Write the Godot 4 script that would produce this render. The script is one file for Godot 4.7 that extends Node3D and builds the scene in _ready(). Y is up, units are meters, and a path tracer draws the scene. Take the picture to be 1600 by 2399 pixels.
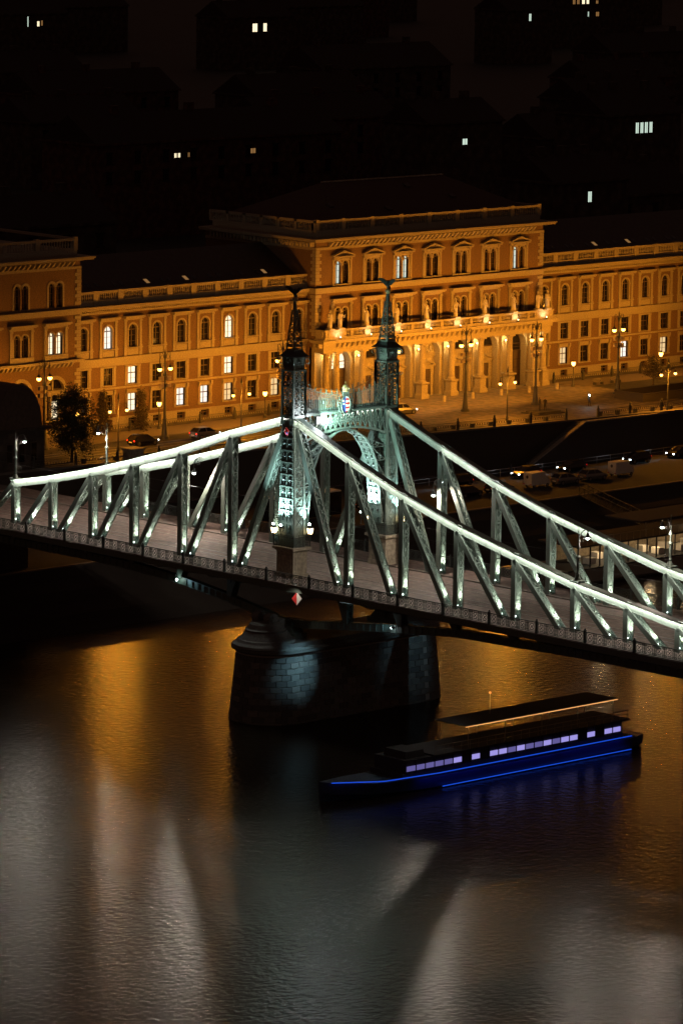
extends Node3D
# Night view over an iron river bridge to a lit palace on the far bank. y is up, metres, the bridge runs along x, the river along z.

const G := 9.34          # level of the upper embankment
const Q := 4.0           # level of the lower quay
const WL := -1.0         # water level
const XB := -111.94      # front of the palace wings
const XC := -110.3       # front of the palace centre
const ZC := -122.35      # middle of the palace centre
const BAY := 4.2
const CB := 5.67
const TZ := 6.45         # half distance between the two trusses

var M := {}
var used := {}
var rng := RandomNumberGenerator.new()

# ------------------------------------------------------------------ mesh builder
class MB:
	var v := PackedVector3Array()
	var n := PackedVector3Array()
	func tri(a: Vector3, b: Vector3, c: Vector3) -> void:
		var nn := (b - a).cross(c - a).normalized()
		v.append(a); v.append(c); v.append(b)
		n.append(nn); n.append(nn); n.append(nn)
	func quad(a: Vector3, b: Vector3, c: Vector3, d: Vector3) -> void:
		tri(a, b, c); tri(a, c, d)
	func quadn(a: Vector3, b: Vector3, c: Vector3, d: Vector3, na: Vector3, nb: Vector3, nc: Vector3, nd: Vector3) -> void:
		v.append(a); v.append(c); v.append(b)
		n.append(na); n.append(nc); n.append(nb)
		v.append(a); v.append(d); v.append(c)
		n.append(na); n.append(nd); n.append(nc)
	func bx(x0: float, x1: float, y0: float, y1: float, z0: float, z1: float) -> void:
		var t := Transform3D(Basis.IDENTITY, Vector3((x0 + x1) / 2, (y0 + y1) / 2, (z0 + z1) / 2))
		obox(t, Vector3(absf(x1 - x0), absf(y1 - y0), absf(z1 - z0)))
	func obox(t: Transform3D, s: Vector3) -> void:
		var h := s / 2
		var p := []
		for i in 8:
			p.append(t * Vector3(h.x if i & 1 else -h.x, h.y if i & 2 else -h.y, h.z if i & 4 else -h.z))
		quad(p[1], p[3], p[7], p[5]); quad(p[0], p[4], p[6], p[2])
		quad(p[2], p[6], p[7], p[3]); quad(p[0], p[1], p[5], p[4])
		quad(p[4], p[5], p[7], p[6]); quad(p[0], p[2], p[3], p[1])
	# a bar from a to b: w across (perpendicular to up and the bar), h along up
	func bar(a: Vector3, b: Vector3, w: float, h: float, up := Vector3.UP) -> void:
		var d := b - a
		var l := d.length()
		if l < 0.0001:
			return
		d /= l
		var s := d.cross(up)
		if s.length() < 0.01:
			s = d.cross(Vector3.RIGHT)
		s = s.normalized()
		var u := s.cross(d)
		obox(Transform3D(Basis(d, u, s), (a + b) / 2), Vector3(l, h, w))
	func tube(a: Vector3, b: Vector3, r0: float, r1: float, k := 8, caps := true) -> void:
		var d := (b - a).normalized()
		var s := d.cross(Vector3.UP)
		if s.length() < 0.01:
			s = Vector3.RIGHT
		s = s.normalized()
		var u := s.cross(d)
		for i in k:
			var a0 := TAU * i / k
			var a1 := TAU * (i + 1) / k
			var e0 := s * cos(a0) + u * sin(a0)
			var e1 := s * cos(a1) + u * sin(a1)
			quadn(a + e1 * r0, a + e0 * r0, b + e0 * r1, b + e1 * r1, e1, e0, e0, e1)
			if caps:
				tri(b, b + e1 * r1, b + e0 * r1)
				tri(a, a + e0 * r0, a + e1 * r0)
	func path(pts: Array, r: float, k := 5) -> void:
		for i in pts.size() - 1:
			tube(pts[i], pts[i + 1], r, r, k, i == 0 or i == pts.size() - 2)
	func ring(c: Vector3, ax: Vector3, ay: Vector3, r: float, tr: float, k := 12, a0 := 0.0, a1 := TAU, m := 5) -> void:
		var p := []
		for i in k + 1:
			var t := lerpf(a0, a1, float(i) / k)
			p.append(c + (ax * cos(t) + ay * sin(t)) * r)
		path(p, tr, m)
	# profile of (radius, height) turned round y
	func lathe(pr: Array, o: Vector3, k := 12, sx := 1.0, sz := 1.0, t := Basis.IDENTITY) -> void:
		for j in pr.size() - 1:
			var p: Vector2 = pr[j]
			var q: Vector2 = pr[j + 1]
			var sl := Vector2(q.y - p.y, p.x - q.x).normalized()
			for i in k:
				var a0 := TAU * i / k
				var a1 := TAU * (i + 1) / k
				var e0 := Vector3(cos(a0) * sx, 0, sin(a0) * sz)
				var e1 := Vector3(cos(a1) * sx, 0, sin(a1) * sz)
				var n0 := t * (Vector3(cos(a0), 0, sin(a0)) * sl.x + Vector3.UP * sl.y)
				var n1 := t * (Vector3(cos(a1), 0, sin(a1)) * sl.x + Vector3.UP * sl.y)
				quadn(o + t * (e0 * p.x + Vector3.UP * p.y), o + t * (e0 * q.x + Vector3.UP * q.y), o + t * (e1 * q.x + Vector3.UP * q.y), o + t * (e1 * p.x + Vector3.UP * p.y), n0, n0, n1, n1)
	func ball(c: Vector3, r: float, k := 10, sc := Vector3.ONE) -> void:
		var pr := []
		for i in 7:
			var a := -PI / 2 + PI * i / 6
			pr.append(Vector2(cos(a) * r, sin(a) * r * sc.y))
		lathe(pr, c, k, sc.x, sc.z)
	# polygon (counter-clockwise in the plane of t's x and y) pushed along t's z by depth
	func prism(poly: PackedVector2Array, t: Transform3D, depth: float) -> void:
		var ids := Geometry2D.triangulate_polygon(poly)
		var f := func(p: Vector2, z: float) -> Vector3: return t * Vector3(p.x, p.y, z)
		for i in range(0, ids.size(), 3):
			var a: Vector2 = poly[ids[i]]
			var b: Vector2 = poly[ids[i + 1]]
			var c: Vector2 = poly[ids[i + 2]]
			if (b - a).cross(c - a) < 0:
				var s := b
				b = c
				c = s
			tri(f.call(a, depth), f.call(b, depth), f.call(c, depth))
			tri(f.call(a, 0.0), f.call(c, 0.0), f.call(b, 0.0))
		for i in poly.size():
			var a: Vector2 = poly[i]
			var b: Vector2 = poly[(i + 1) % poly.size()]
			quad(f.call(a, 0.0), f.call(b, 0.0), f.call(b, depth), f.call(a, depth))
	# frustum with rectangular ends (half sizes) from y0 to y1
	func frus(o: Vector3, y0: float, hx0: float, hz0: float, y1: float, hx1: float, hz1: float) -> void:
		var a := [Vector3(-hx0, y0, -hz0), Vector3(hx0, y0, -hz0), Vector3(hx0, y0, hz0), Vector3(-hx0, y0, hz0)]
		var b := [Vector3(-hx1, y1, -hz1), Vector3(hx1, y1, -hz1), Vector3(hx1, y1, hz1), Vector3(-hx1, y1, hz1)]
		for i in 4:
			var j := (i + 1) % 4
			quad(o + a[j], o + a[i], o + b[i], o + b[j])
		quad(o + b[3], o + b[2], o + b[1], o + b[0])
		quad(o + a[0], o + a[1], o + a[2], o + a[3])
	func add(o: MB, t: Transform3D) -> void:
		for i in o.v.size():
			v.append(t * o.v[i])
			n.append((t.basis * o.n[i]).normalized())
	func done() -> ArrayMesh:
		var arr := []
		arr.resize(Mesh.ARRAY_MAX)
		arr[Mesh.ARRAY_VERTEX] = v
		arr[Mesh.ARRAY_NORMAL] = n
		var id := PackedInt32Array()
		id.resize(v.size())
		for i in v.size():
			id[i] = i
		arr[Mesh.ARRAY_INDEX] = id
		var m := ArrayMesh.new()
		m.add_surface_from_arrays(Mesh.PRIMITIVE_TRIANGLES, arr)
		return m

# smooth union of tapered bones [a, b, ra, rb] meshed as surface nets
func flesh(bones: Array, cell: float, k := 0.05) -> ArrayMesh:
	var lo := Vector3.ONE * 1e9
	var hi := -lo
	for b in bones:
		for e in 2:
			var r: float = b[2 + e] + cell * 2
			lo = lo.min(b[e] - Vector3.ONE * r)
			hi = hi.max(b[e] + Vector3.ONE * r)
	var s := ((hi - lo) / cell).ceil()
	var nx := int(s.x) + 1
	var ny := int(s.y) + 1
	var nz := int(s.z) + 1
	var f := PackedFloat32Array()
	f.resize(nx * ny * nz)
	for z in nz:
		for y in ny:
			for x in nx:
				var p := lo + Vector3(x, y, z) * cell
				var d := 9.0
				for b in bones:
					var a: Vector3 = b[0]
					var ab: Vector3 = b[1] - a
					var t := clampf((p - a).dot(ab) / maxf(ab.length_squared(), 1e-6), 0.0, 1.0)
					var q := (p - a - ab * t).length() - lerpf(b[2], b[3], t)
					var h := clampf(0.5 + 0.5 * (d - q) / k, 0.0, 1.0)
					d = lerpf(d, q, h) - k * h * (1.0 - h)
				f[x + nx * (y + ny * z)] = d
	var ids := {}
	var vs := PackedVector3Array()
	for z in nz - 1:
		for y in ny - 1:
			for x in nx - 1:
				var acc := Vector3.ZERO
				var cnt := 0
				var base := x + nx * (y + ny * z)
				for e in 12:
					var i0: int = [0, 2, 4, 6, 0, 1, 4, 5, 0, 1, 2, 3][e]
					var i1: int = [1, 3, 5, 7, 2, 3, 6, 7, 4, 5, 6, 7][e]
					var p0 := Vector3(i0 & 1, (i0 >> 1) & 1, i0 >> 2)
					var p1 := Vector3(i1 & 1, (i1 >> 1) & 1, i1 >> 2)
					var f0 := f[base + int(p0.x) + nx * (int(p0.y) + ny * int(p0.z))]
					var f1 := f[base + int(p1.x) + nx * (int(p1.y) + ny * int(p1.z))]
					if (f0 < 0) != (f1 < 0):
						acc += p0.lerp(p1, f0 / (f0 - f1))
						cnt += 1
				if cnt:
					ids[base] = vs.size()
					vs.append(lo + (Vector3(x, y, z) + acc / cnt) * cell)
	var idx := PackedInt32Array()
	var dx := [1, nx, nx * ny]
	for z in range(1, nz - 1):
		for y in range(1, ny - 1):
			for x in range(1, nx - 1):
				var c := x + nx * (y + ny * z)
				for ax in 3:
					var f0 := f[c]
					var f1: float = f[c + dx[ax]]
					if (f0 < 0) != (f1 < 0):
						var u: int = dx[(ax + 1) % 3]
						var w: int = dx[(ax + 2) % 3]
						if not (ids.has(c) and ids.has(c - u) and ids.has(c - w) and ids.has(c - u - w)):
							continue
						var q := [ids[c - u - w], ids[c - w], ids[c], ids[c - u]]
						if f0 < 0:
							idx.append_array(PackedInt32Array([q[0], q[2], q[1], q[0], q[3], q[2]]))
						else:
							idx.append_array(PackedInt32Array([q[0], q[1], q[2], q[0], q[2], q[3]]))
	var nn := PackedVector3Array()
	nn.resize(vs.size())
	for i in range(0, idx.size(), 3):
		var w := (vs[idx[i + 2]] - vs[idx[i]]).cross(vs[idx[i + 1]] - vs[idx[i]])
		for j in 3:
			nn[idx[i + j]] += w
	for i in nn.size():
		nn[i] = nn[i].normalized()
	var arr := []
	arr.resize(Mesh.ARRAY_MAX)
	arr[Mesh.ARRAY_VERTEX] = vs
	arr[Mesh.ARRAY_NORMAL] = nn
	arr[Mesh.ARRAY_INDEX] = idx
	var m := ArrayMesh.new()
	m.add_surface_from_arrays(Mesh.PRIMITIVE_TRIANGLES, arr)
	return m

# ------------------------------------------------------------------ nodes
func numbered(s: String) -> String:
	used[s] = used.get(s, -1) + 1
	return s if used[s] == 0 else "%s_%03d" % [s, used[s]]

func thing(called: String, label: String, category: String, at := Vector3.ZERO, group := "") -> Node3D:
	var o := Node3D.new()
	o.name = numbered(called)
	o.position = at
	o.set_meta("label", label)
	o.set_meta("category", category)
	if group:
		o.set_meta("group", group)
	add_child(o)
	return o

func solid(called: String, mesh: Mesh, m: Material, label: String, category: String, at := Vector3.ZERO, group := "", turn := 0.0) -> MeshInstance3D:
	var o := MeshInstance3D.new()
	o.name = numbered(called)
	o.mesh = mesh
	o.material_override = m
	o.position = at
	o.rotation.y = turn
	o.set_meta("label", label)
	o.set_meta("category", category)
	if group:
		o.set_meta("group", group)
	add_child(o)
	return o

func setting(called: String, mesh: Mesh, m: Material, kind := "structure") -> MeshInstance3D:
	var o := MeshInstance3D.new()
	o.name = numbered(called)
	o.mesh = mesh
	o.material_override = m
	o.set_meta("kind", kind)
	add_child(o)
	return o

func part(p: Node3D, called: String, mesh: Mesh, m: Material, at := Vector3.ZERO, turn := 0.0, stuff := false) -> MeshInstance3D:
	var o := MeshInstance3D.new()
	o.name = called
	o.mesh = mesh
	o.material_override = m
	o.position = at
	o.rotation.y = turn
	if stuff:
		o.set_meta("kind", "stuff")
	p.add_child(o, true)
	return o

func copy(o: Node3D, at: Vector3, label: String, turn := 0.0) -> Node3D:
	var c: Node3D = o.duplicate()
	var s := String(o.name)
	c.name = numbered(s.rstrip("0123456789").rstrip("_") if s.length() > 4 and s[-4] == "_" else s)
	c.position = at
	c.rotation.y = turn
	c.set_meta("label", label)
	add_child(c)
	return c

func omni(p: Node3D, at: Vector3, e: float, c: Color, size := 0.1) -> void:
	var l := OmniLight3D.new()
	l.name = "lamp_light"
	l.light_energy = e
	l.light_color = c
	l.light_size = size
	l.omni_range = 120.0
	l.omni_attenuation = 2.0
	l.shadow_enabled = true
	l.position = at
	p.add_child(l, true)

func spot(p: Node3D, at: Vector3, to: Vector3, e: float, c: Color, angle: float, soft := 0.6, size := 0.08) -> void:
	var l := SpotLight3D.new()
	l.name = "lamp_light"
	l.light_energy = e
	l.light_color = c
	l.light_size = size
	l.spot_angle = angle
	l.spot_angle_attenuation = soft
	l.spot_range = 150.0
	l.spot_attenuation = 2.0
	l.shadow_enabled = true
	p.add_child(l, true)
	var d := (to - at).normalized()
	l.transform = Transform3D(Basis.looking_at(d, Vector3.RIGHT if absf(d.y) > 0.9 else Vector3.UP), at)

func area(p: Node3D, at: Vector3, to: Vector3, along: Vector3, w: float, h: float, e: float, c: Color) -> void:
	var l := AreaLight3D.new()
	l.name = "lamp_light"
	l.light_energy = e
	l.light_color = c
	l.area_size = Vector2(w, h)
	l.shadow_enabled = true
	p.add_child(l, true)
	var z := -(to - at).normalized()
	var x := (along - z * along.dot(z)).normalized()
	l.transform = Transform3D(Basis(x, z.cross(x), z), at)

# ------------------------------------------------------------------ materials
func noise_tex(freq: float, oct: int, lo: float, hi: float, seed_: int, size := 256, fine := 0.0, type := FastNoiseLite.TYPE_SIMPLEX_SMOOTH) -> ImageTexture:
	var f := FastNoiseLite.new()
	f.seed = seed_
	f.noise_type = type
	f.frequency = freq
	f.fractal_octaves = oct
	var im := f.get_seamless_image(size, size)
	im.convert(Image.FORMAT_RGB8)
	var g := FastNoiseLite.new()
	g.seed = seed_ + 7
	g.frequency = 0.25
	var gi := g.get_seamless_image(size, size)
	for y in size:
		for x in size:
			var t := im.get_pixel(x, y).r * (1.0 - fine) + gi.get_pixel(x, y).r * fine
			t = lerpf(lo, hi, t)
			im.set_pixel(x, y, Color(t, t, t))
	im.generate_mipmaps()
	return ImageTexture.create_from_image(im)

func mk(called: String, lin: Color, rough: float, tex: Texture2D = null, tile := Vector3.ONE, bump := 0.0, metal := 0.0) -> StandardMaterial3D:
	var m := StandardMaterial3D.new()
	m.resource_name = called
	m.albedo_color = lin.linear_to_srgb()
	m.roughness = rough
	m.metallic = metal
	if tex:
		m.albedo_texture = tex
		m.uv1_triplanar = true
		m.uv1_world_triplanar = true
		m.uv1_scale = Vector3(1.0 / tile.x, 1.0 / tile.y, 1.0 / tile.z)
		if bump > 0.0:
			m.heightmap_enabled = true
			m.heightmap_texture = tex
			m.heightmap_scale = bump
	M[called] = m
	return m

func glow(called: String, c: Color, e: float) -> StandardMaterial3D:
	var m := StandardMaterial3D.new()
	m.resource_name = called
	m.albedo_color = Color(0.3, 0.3, 0.3)
	m.emission_enabled = true
	m.emission = c
	m.emission_energy_multiplier = e
	M[called] = m
	return m

const SODIUM := Color(1.0, 0.625, 0.16)
const WARM := Color(1.0, 0.82, 0.58)
const COOL := Color(1.0, 0.97, 0.92)
const WHITE_HOT := Color(1.0, 0.93, 0.86)
const TEAL := Color(0.78, 1.0, 0.92)

func materials() -> void:
	var cloud := noise_tex(0.018, 5, 0.62, 1.0, 3, 512, 0.25)
	var grain := noise_tex(0.05, 5, 0.50, 1.0, 11, 512, 0.5)
	var patch := noise_tex(0.012, 4, 0.45, 1.0, 23, 512, 0.15)
	mk("stone", Color(0.44, 0.37, 0.26), 0.85, grain, Vector3(7.0, 4.0, 7.0), 0.6)
	mk("stone_plain", Color(0.40, 0.34, 0.25), 0.85, cloud, Vector3(5, 5, 5), 0.5)
	mk("brick", Color(0.27, 0.155, 0.08), 0.9, noise_tex(0.06, 5, 0.35, 1.0, 31, 512, 0.55), Vector3(11.0, 4.5, 11.0), 0.5)
	mk("statue_stone", Color(0.55, 0.50, 0.42), 0.8, grain, Vector3(1.5, 1.5, 1.5))
	mk("roof_metal", Color(0.075, 0.05, 0.04), 0.6, cloud, Vector3(6, 6, 6), 0.5)
	mk("roof_tile", Color(0.11, 0.055, 0.04), 0.85, grain, Vector3(3, 3, 3), 1.0)
	mk("dark_glass", Color(0.012, 0.010, 0.009), 0.08)
	mk("window_wood", Color(0.045, 0.026, 0.016), 0.6)
	mk("door_wood", Color(0.05, 0.027, 0.015), 0.55, grain, Vector3(1, 3, 1), 0.4)
	glow("window_light", Color(1.0, 0.92, 0.76), 0.75)
	glow("window_light_soft", Color(1.0, 0.86, 0.62), 0.42)
	glow("window_light_pale", Color(0.98, 0.96, 0.90), 0.58)
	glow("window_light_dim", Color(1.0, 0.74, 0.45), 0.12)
	glow("window_light_cold", Color(0.88, 0.97, 0.90), 0.42)
	mk("paving", Color(0.22, 0.17, 0.12), 0.75, patch, Vector3(9, 9, 9), 0.6)
	mk("paving_light", Color(0.25, 0.20, 0.15), 0.8, grain, Vector3(4, 4, 4), 0.4)
	mk("asphalt", Color(0.042, 0.037, 0.032), 0.8, patch, Vector3(7, 7, 7), 0.5)
	mk("quay_asphalt", Color(0.022, 0.019, 0.016), 0.85, patch, Vector3(6, 6, 6), 0.5)
	mk("deck_asphalt", Color(0.24, 0.165, 0.137), 0.75, patch, Vector3(9, 9, 2.5), 0.4)
	mk("kerb", Color(0.22, 0.19, 0.165), 0.8, grain, Vector3(2, 2, 2))
	mk("quay_stone", Color(0.085, 0.068, 0.052), 0.9, grain, Vector3(2.2, 1.2, 2.2), 1.2)
	mk("rubble", Color(0.05, 0.042, 0.034), 0.95, grain, Vector3(3, 3, 3), 5.0)
	mk("pier_stone", Color(0.20, 0.21, 0.20), 0.85, cloud, Vector3(2.4, 1.6, 2.4), 0.8)
	mk("pier_mortar", Color(0.34, 0.335, 0.31), 0.9)
	mk("pier_stone_dark", Color(0.135, 0.145, 0.142), 0.85, cloud, Vector3(2.0, 1.8, 2.0), 0.8)
	mk("pier_stone_pale", Color(0.25, 0.25, 0.235), 0.85, cloud, Vector3(2.8, 1.4, 2.8), 0.8)
	mk("iron", Color(0.19, 0.245, 0.207), 0.5, grain, Vector3(2, 2, 2), 0.15)
	mk("iron_dark", Color(0.03, 0.04, 0.036), 0.5)  # on tower and soffit shapes it paints the dark of openings
	mk("railing_iron", Color(0.022, 0.026, 0.024), 0.6)
	mk("steel_rail", Color(0.34, 0.31, 0.29), 0.35, null, Vector3.ONE, 0.0, 0.8)
	mk("black_paint", Color(0.02, 0.019, 0.018), 0.5)
	mk("pole_iron", Color(0.035, 0.033, 0.028), 0.5)
	mk("city_wall", Color(0.10, 0.075, 0.06), 0.95, patch, Vector3(14, 14, 14))
	mk("city_wall_red", Color(0.13, 0.06, 0.045), 0.95, patch, Vector3(12, 12, 12))
	mk("city_roof", Color(0.05, 0.03, 0.025), 0.95, grain, Vector3(5, 5, 5))
	mk("leaf", Color(0.022, 0.028, 0.010), 0.7)
	mk("leaf_dry", Color(0.045, 0.032, 0.010), 0.7)
	mk("bark", Color(0.05, 0.035, 0.025), 0.9)
	mk("car_black", Color(0.012, 0.012, 0.013), 0.25)
	mk("car_silver", Color(0.17, 0.165, 0.155), 0.3, null, Vector3.ONE, 0.0, 0.4)
	mk("car_white", Color(0.62, 0.58, 0.5), 0.4)
	mk("tyre", Color(0.015, 0.015, 0.015), 0.9)
	mk("rim_metal", Color(0.35, 0.35, 0.35), 0.3, null, Vector3.ONE, 0.0, 0.9)
	mk("boat_white", Color(0.26, 0.25, 0.22), 0.45)
	mk("boat_dark", Color(0.03, 0.033, 0.04), 0.85)
	mk("boat_navy", Color(0.02, 0.045, 0.12), 0.35)
	mk("sign_red", Color(0.55, 0.02, 0.018), 0.5)
	mk("sign_white", Color(0.75, 0.73, 0.68), 0.5)
	mk("shield_blue", Color(0.06, 0.12, 0.42), 0.4)
	mk("shield_gold", Color(0.36, 0.27, 0.12), 0.4)
	mk("cloth_dark", Color(0.02, 0.017, 0.016), 0.9)
	mk("cloth_brown", Color(0.07, 0.045, 0.03), 0.9)
	mk("skin", Color(0.35, 0.2, 0.13), 0.6)
	mk("canvas", Color(0.38, 0.30, 0.2), 0.9)
	glow("lamp_white", Color(0.95, 1.0, 0.98), 9.0)
	glow("lamp_sodium", Color(1.0, 0.72, 0.30), 6.0)
	glow("lamp_flood", Color(1.0, 0.66, 0.25), 4.0)
	glow("lamp_warm", Color(1.0, 0.86, 0.62), 6.0)
	glow("led_strip", Color(0.9, 1.0, 0.9), 3.0)
	glow("lamp_uplight", Color(0.88, 1.0, 0.96), 14.0)
	glow("lamp_beam", Color(0.95, 0.98, 1.0), 60.0)
	glow("lamp_red", Color(1.0, 0.06, 0.03), 2.5)
	glow("blue_led_light", Color(0.10, 0.33, 0.92), 0.42)
	glow("lilac_window_light", Color(0.70, 0.66, 1.0), 0.38)
	glow("lilac_dim_light", Color(0.62, 0.58, 0.95), 0.17)
	glow("amber_light", Color(1.0, 0.70, 0.42), 0.6)
	glow("head_light", Color(0.9, 0.96, 1.0), 9.0)
	# river: silty water whose ripples are relief only
	var w := mk("river_water", Color(0.020, 0.015, 0.010), 0.215)
	var rip := FastNoiseLite.new()
	rip.seed = 5
	rip.frequency = 0.022
	rip.fractal_octaves = 3
	rip.fractal_gain = 0.5
	var im := rip.get_seamless_image(1024, 1024)
	im.convert(Image.FORMAT_RGB8)
	im.bump_map_to_normal_map(6.0)
	im.generate_mipmaps()
	w.normal_enabled = true
	w.normal_texture = ImageTexture.create_from_image(im)
	w.normal_scale = 0.28
	w.uv1_triplanar = true
	w.uv1_world_triplanar = true
	w.uv1_scale = Vector3(1.0 / 21.0, 1.0, 1.0 / 26.0)
	w.metallic_specular = 0.2

# ------------------------------------------------------------------ the scene
func _ready() -> void:
	rng.seed = 20240611
	# camera: on the hill across the river, slightly rolled
	var cam := Camera3D.new()
	cam.name = "camera"
	var a := 0.8073
	var p := 0.1571
	var r := 0.0145
	var right := Vector3(cos(a), 0, -sin(a))
	var fwd := Vector3(-sin(a) * cos(p), -sin(p), -cos(a) * cos(p))
	var up := right.cross(fwd)
	var r2 := right * cos(r) + up * sin(r)
	var u2 := -right * sin(r) + up * cos(r)
	cam.transform = Transform3D(Basis(r2, u2, -fwd), Vector3(327.81, 90.87, 313.38))
	cam.fov = 12.9055
	cam.near = 1.0
	cam.far = 6000.0
	add_child(cam)
	# night sky, a faint warm glow of the city in it
	var env := Environment.new()
	env.background_mode = Environment.BG_SKY
	var sky := Sky.new()
	var sm := ProceduralSkyMaterial.new()
	sm.sky_top_color = Color(0.013, 0.0072, 0.0060).linear_to_srgb()
	sm.sky_horizon_color = Color(0.036, 0.0155, 0.0088).linear_to_srgb()
	sm.ground_horizon_color = Color(0.008, 0.004, 0.0025).linear_to_srgb()
	sm.ground_bottom_color = Color(0.004, 0.002, 0.0015).linear_to_srgb()
	sm.sky_curve = 0.3
	sky.sky_material = sm
	env.sky = sky
	env.tonemap_mode = Environment.TONE_MAPPER_LINEAR
	env.tonemap_exposure = 2.0
	env.sdfgi_enabled = true
	env.ssao_enabled = true
	env.ssil_enabled = true
	var we := WorldEnvironment.new()
	we.name = "environment"
	we.environment = env
	add_child(we)
	materials()
	terrain()
	palace()
	bridge()
	pier()
	railings()
	bridge_lamps()
	plaza()
	quay()
	boats()
	city()

func edge_x(z: float) -> float:
	return clampf(-90.0 + 0.113 * (-35.0 - z), -90.0, -78.3)

func sheet(pts: Array, y: float) -> MB:
	var b := MB.new()
	var pl := PackedVector2Array()
	for q in pts:
		pl.append(q)
	var ids := Geometry2D.triangulate_polygon(pl)
	for i in range(0, ids.size(), 3):
		var a := Vector3(pl[ids[i]].x, y, pl[ids[i]].y)
		var c := Vector3(pl[ids[i + 1]].x, y, pl[ids[i + 1]].y)
		var d := Vector3(pl[ids[i + 2]].x, y, pl[ids[i + 2]].y)
		if (c - a).cross(d - a).y < 0:
			b.tri(a, d, c)
		else:
			b.tri(a, c, d)
	return b

func terrain() -> void:
	var z0 := -35.0
	var z1 := -138.5
	setting("river_water", sheet([Vector2(-60, 900), Vector2(900, 900), Vector2(900, -3000), Vector2(-60, -3000)], WL).done(), M.river_water)
	setting("ground", sheet([Vector2(-6000, 900), Vector2(edge_x(z0), 900), Vector2(edge_x(z0), z0), Vector2(edge_x(z1), z1), Vector2(edge_x(z1), -3000), Vector2(-6000, -3000)], G).done(), M.asphalt)
	# paved square in front of the palace, with pale bands
	setting("plaza_paving", sheet([Vector2(-108.0, -91), Vector2(edge_x(-91.0) - 0.8, -91), Vector2(edge_x(z1) - 0.8, z1), Vector2(edge_x(z1) - 0.8, -148), Vector2(-108.0, -148)], G + 0.012).done(), M.paving)
	setting("forecourt_paving", sheet([Vector2(-113, -40), Vector2(-103.5, -40), Vector2(-103.5, -91), Vector2(-108.0, -91), Vector2(-108.0, -148), Vector2(-104, -148), Vector2(-104, -260), Vector2(-113, -260)], G + 0.02).done(), M.paving_light)
	for i in 11:
		var z := -95.5 - i * 4.8
		var b := sheet([Vector2(-107.8, z), Vector2(edge_x(z) - 1.2, z - 0.02), Vector2(edge_x(z) - 1.2, z - 0.5), Vector2(-107.8, z - 0.48)], G + 0.018)
		setting("paving_band", b.done(), M.paving_light)
	var kb := MB.new()
	kb.bx(-103.5, -103.2, G, G + 0.13, -91, -40)
	setting("kerb", kb.done(), M.kerb)
	var kb2 := MB.new()
	kb2.bx(-93.0, -92.7, G, G + 0.13, -90, -36)
	setting("kerb", kb2.done(), M.kerb)
	# tram rails along the embankment road
	for x in [-99.4, -97.95, -96.0, -94.55]:
		var rl := MB.new()
		rl.bx(x - 0.035, x + 0.035, G, G + 0.016, -90, -30)
		setting("tram_rail", rl.done(), M.steel_rail)
	# retaining wall of the upper embankment
	var w := MB.new()
	var co := MB.new()
	var line := [Vector2(edge_x(z0), 60), Vector2(edge_x(z0), z0), Vector2(edge_x(z1), z1), Vector2(edge_x(z1), -600)]
	for i in 3:
		var p0: Vector2 = line[i]
		var p1: Vector2 = line[i + 1]
		w.quad(Vector3(p0.x + 0.5, Q, p0.y), Vector3(p1.x + 0.5, Q, p1.y), Vector3(p1.x, G + 0.1, p1.y), Vector3(p0.x, G + 0.1, p0.y))
		co.bar(Vector3(p0.x - 0.2, G + 0.14, p0.y), Vector3(p1.x - 0.2, G + 0.14, p1.y), 0.8, 0.24)
	var rw := thing("retaining_wall", "long dark stone retaining wall between the lower quay and the square", "wall", Vector3(-82, Q, -100))
	part(rw, "wall_face", w.done(), M.quay_stone, -rw.position)
	part(rw, "coping", co.done(), M.kerb, -rw.position)
	# lower quay, its road, and the stone bank down to the water
	setting("lower_quay", sheet([Vector2(-91, 60), Vector2(-59, 60), Vector2(-59, -600), Vector2(-76, -600), Vector2(edge_x(z1) + 1.0, z1), Vector2(edge_x(z0) + 1.0, z0)], Q).done(), M.quay_asphalt)
	var kq := MB.new()
	kq.bx(-59.5, -58.9, Q, Q + 0.14, -600, 60)
	setting("quay_kerb", kq.done(), M.kerb)
	var bk := MB.new()
	var nz := 90
	for i in nz:
		for j in 6:
			var q := []
			for k in [[0, 0], [1, 0], [1, 1], [0, 1]]:
				var zz: float = 60.0 - (i + k[0]) * 3.4
				var t: float = (j + k[1]) / 6.0
				var ov := sin((i + k[0]) * 12.9898 + (j + k[1]) * 78.233) * 0.28 * (0.0 if t == 0.0 else 1.0)
				q.append(Vector3(lerpf(-58.9, -46.6, t) + ov, lerpf(Q, WL - 0.5, t) + ov * 0.4, zz))
			bk.quad(q[0], q[3], q[2], q[1])
	setting("stone_bank", bk.done(), M.rubble)

# wall with openings: rows of [y0, y1, [[centre, width, arched], ...]], front at x = 0, thick t
func wall_with(b: MB, w: float, y0: float, y1: float, rows: Array, t: float) -> void:
	var y := y0
	for row in rows:
		if row[0] > y:
			b.bx(-t, 0, y, row[0], -w / 2, w / 2)
		var z := -w / 2
		for o in row[2]:
			var l: float = o[0] - o[1] / 2
			if l > z + 0.001:
				b.bx(-t, 0, row[0], row[1], z, l)
			if o[2]:
				over_arch(b, o[0], o[1] / 2, row[1], t)
			z = o[0] + o[1] / 2
		if z < w / 2 - 0.001:
			b.bx(-t, 0, row[0], row[1], z, w / 2)
		y = row[1]
	if y < y1:
		b.bx(-t, 0, y, y1, -w / 2, w / 2)

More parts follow.
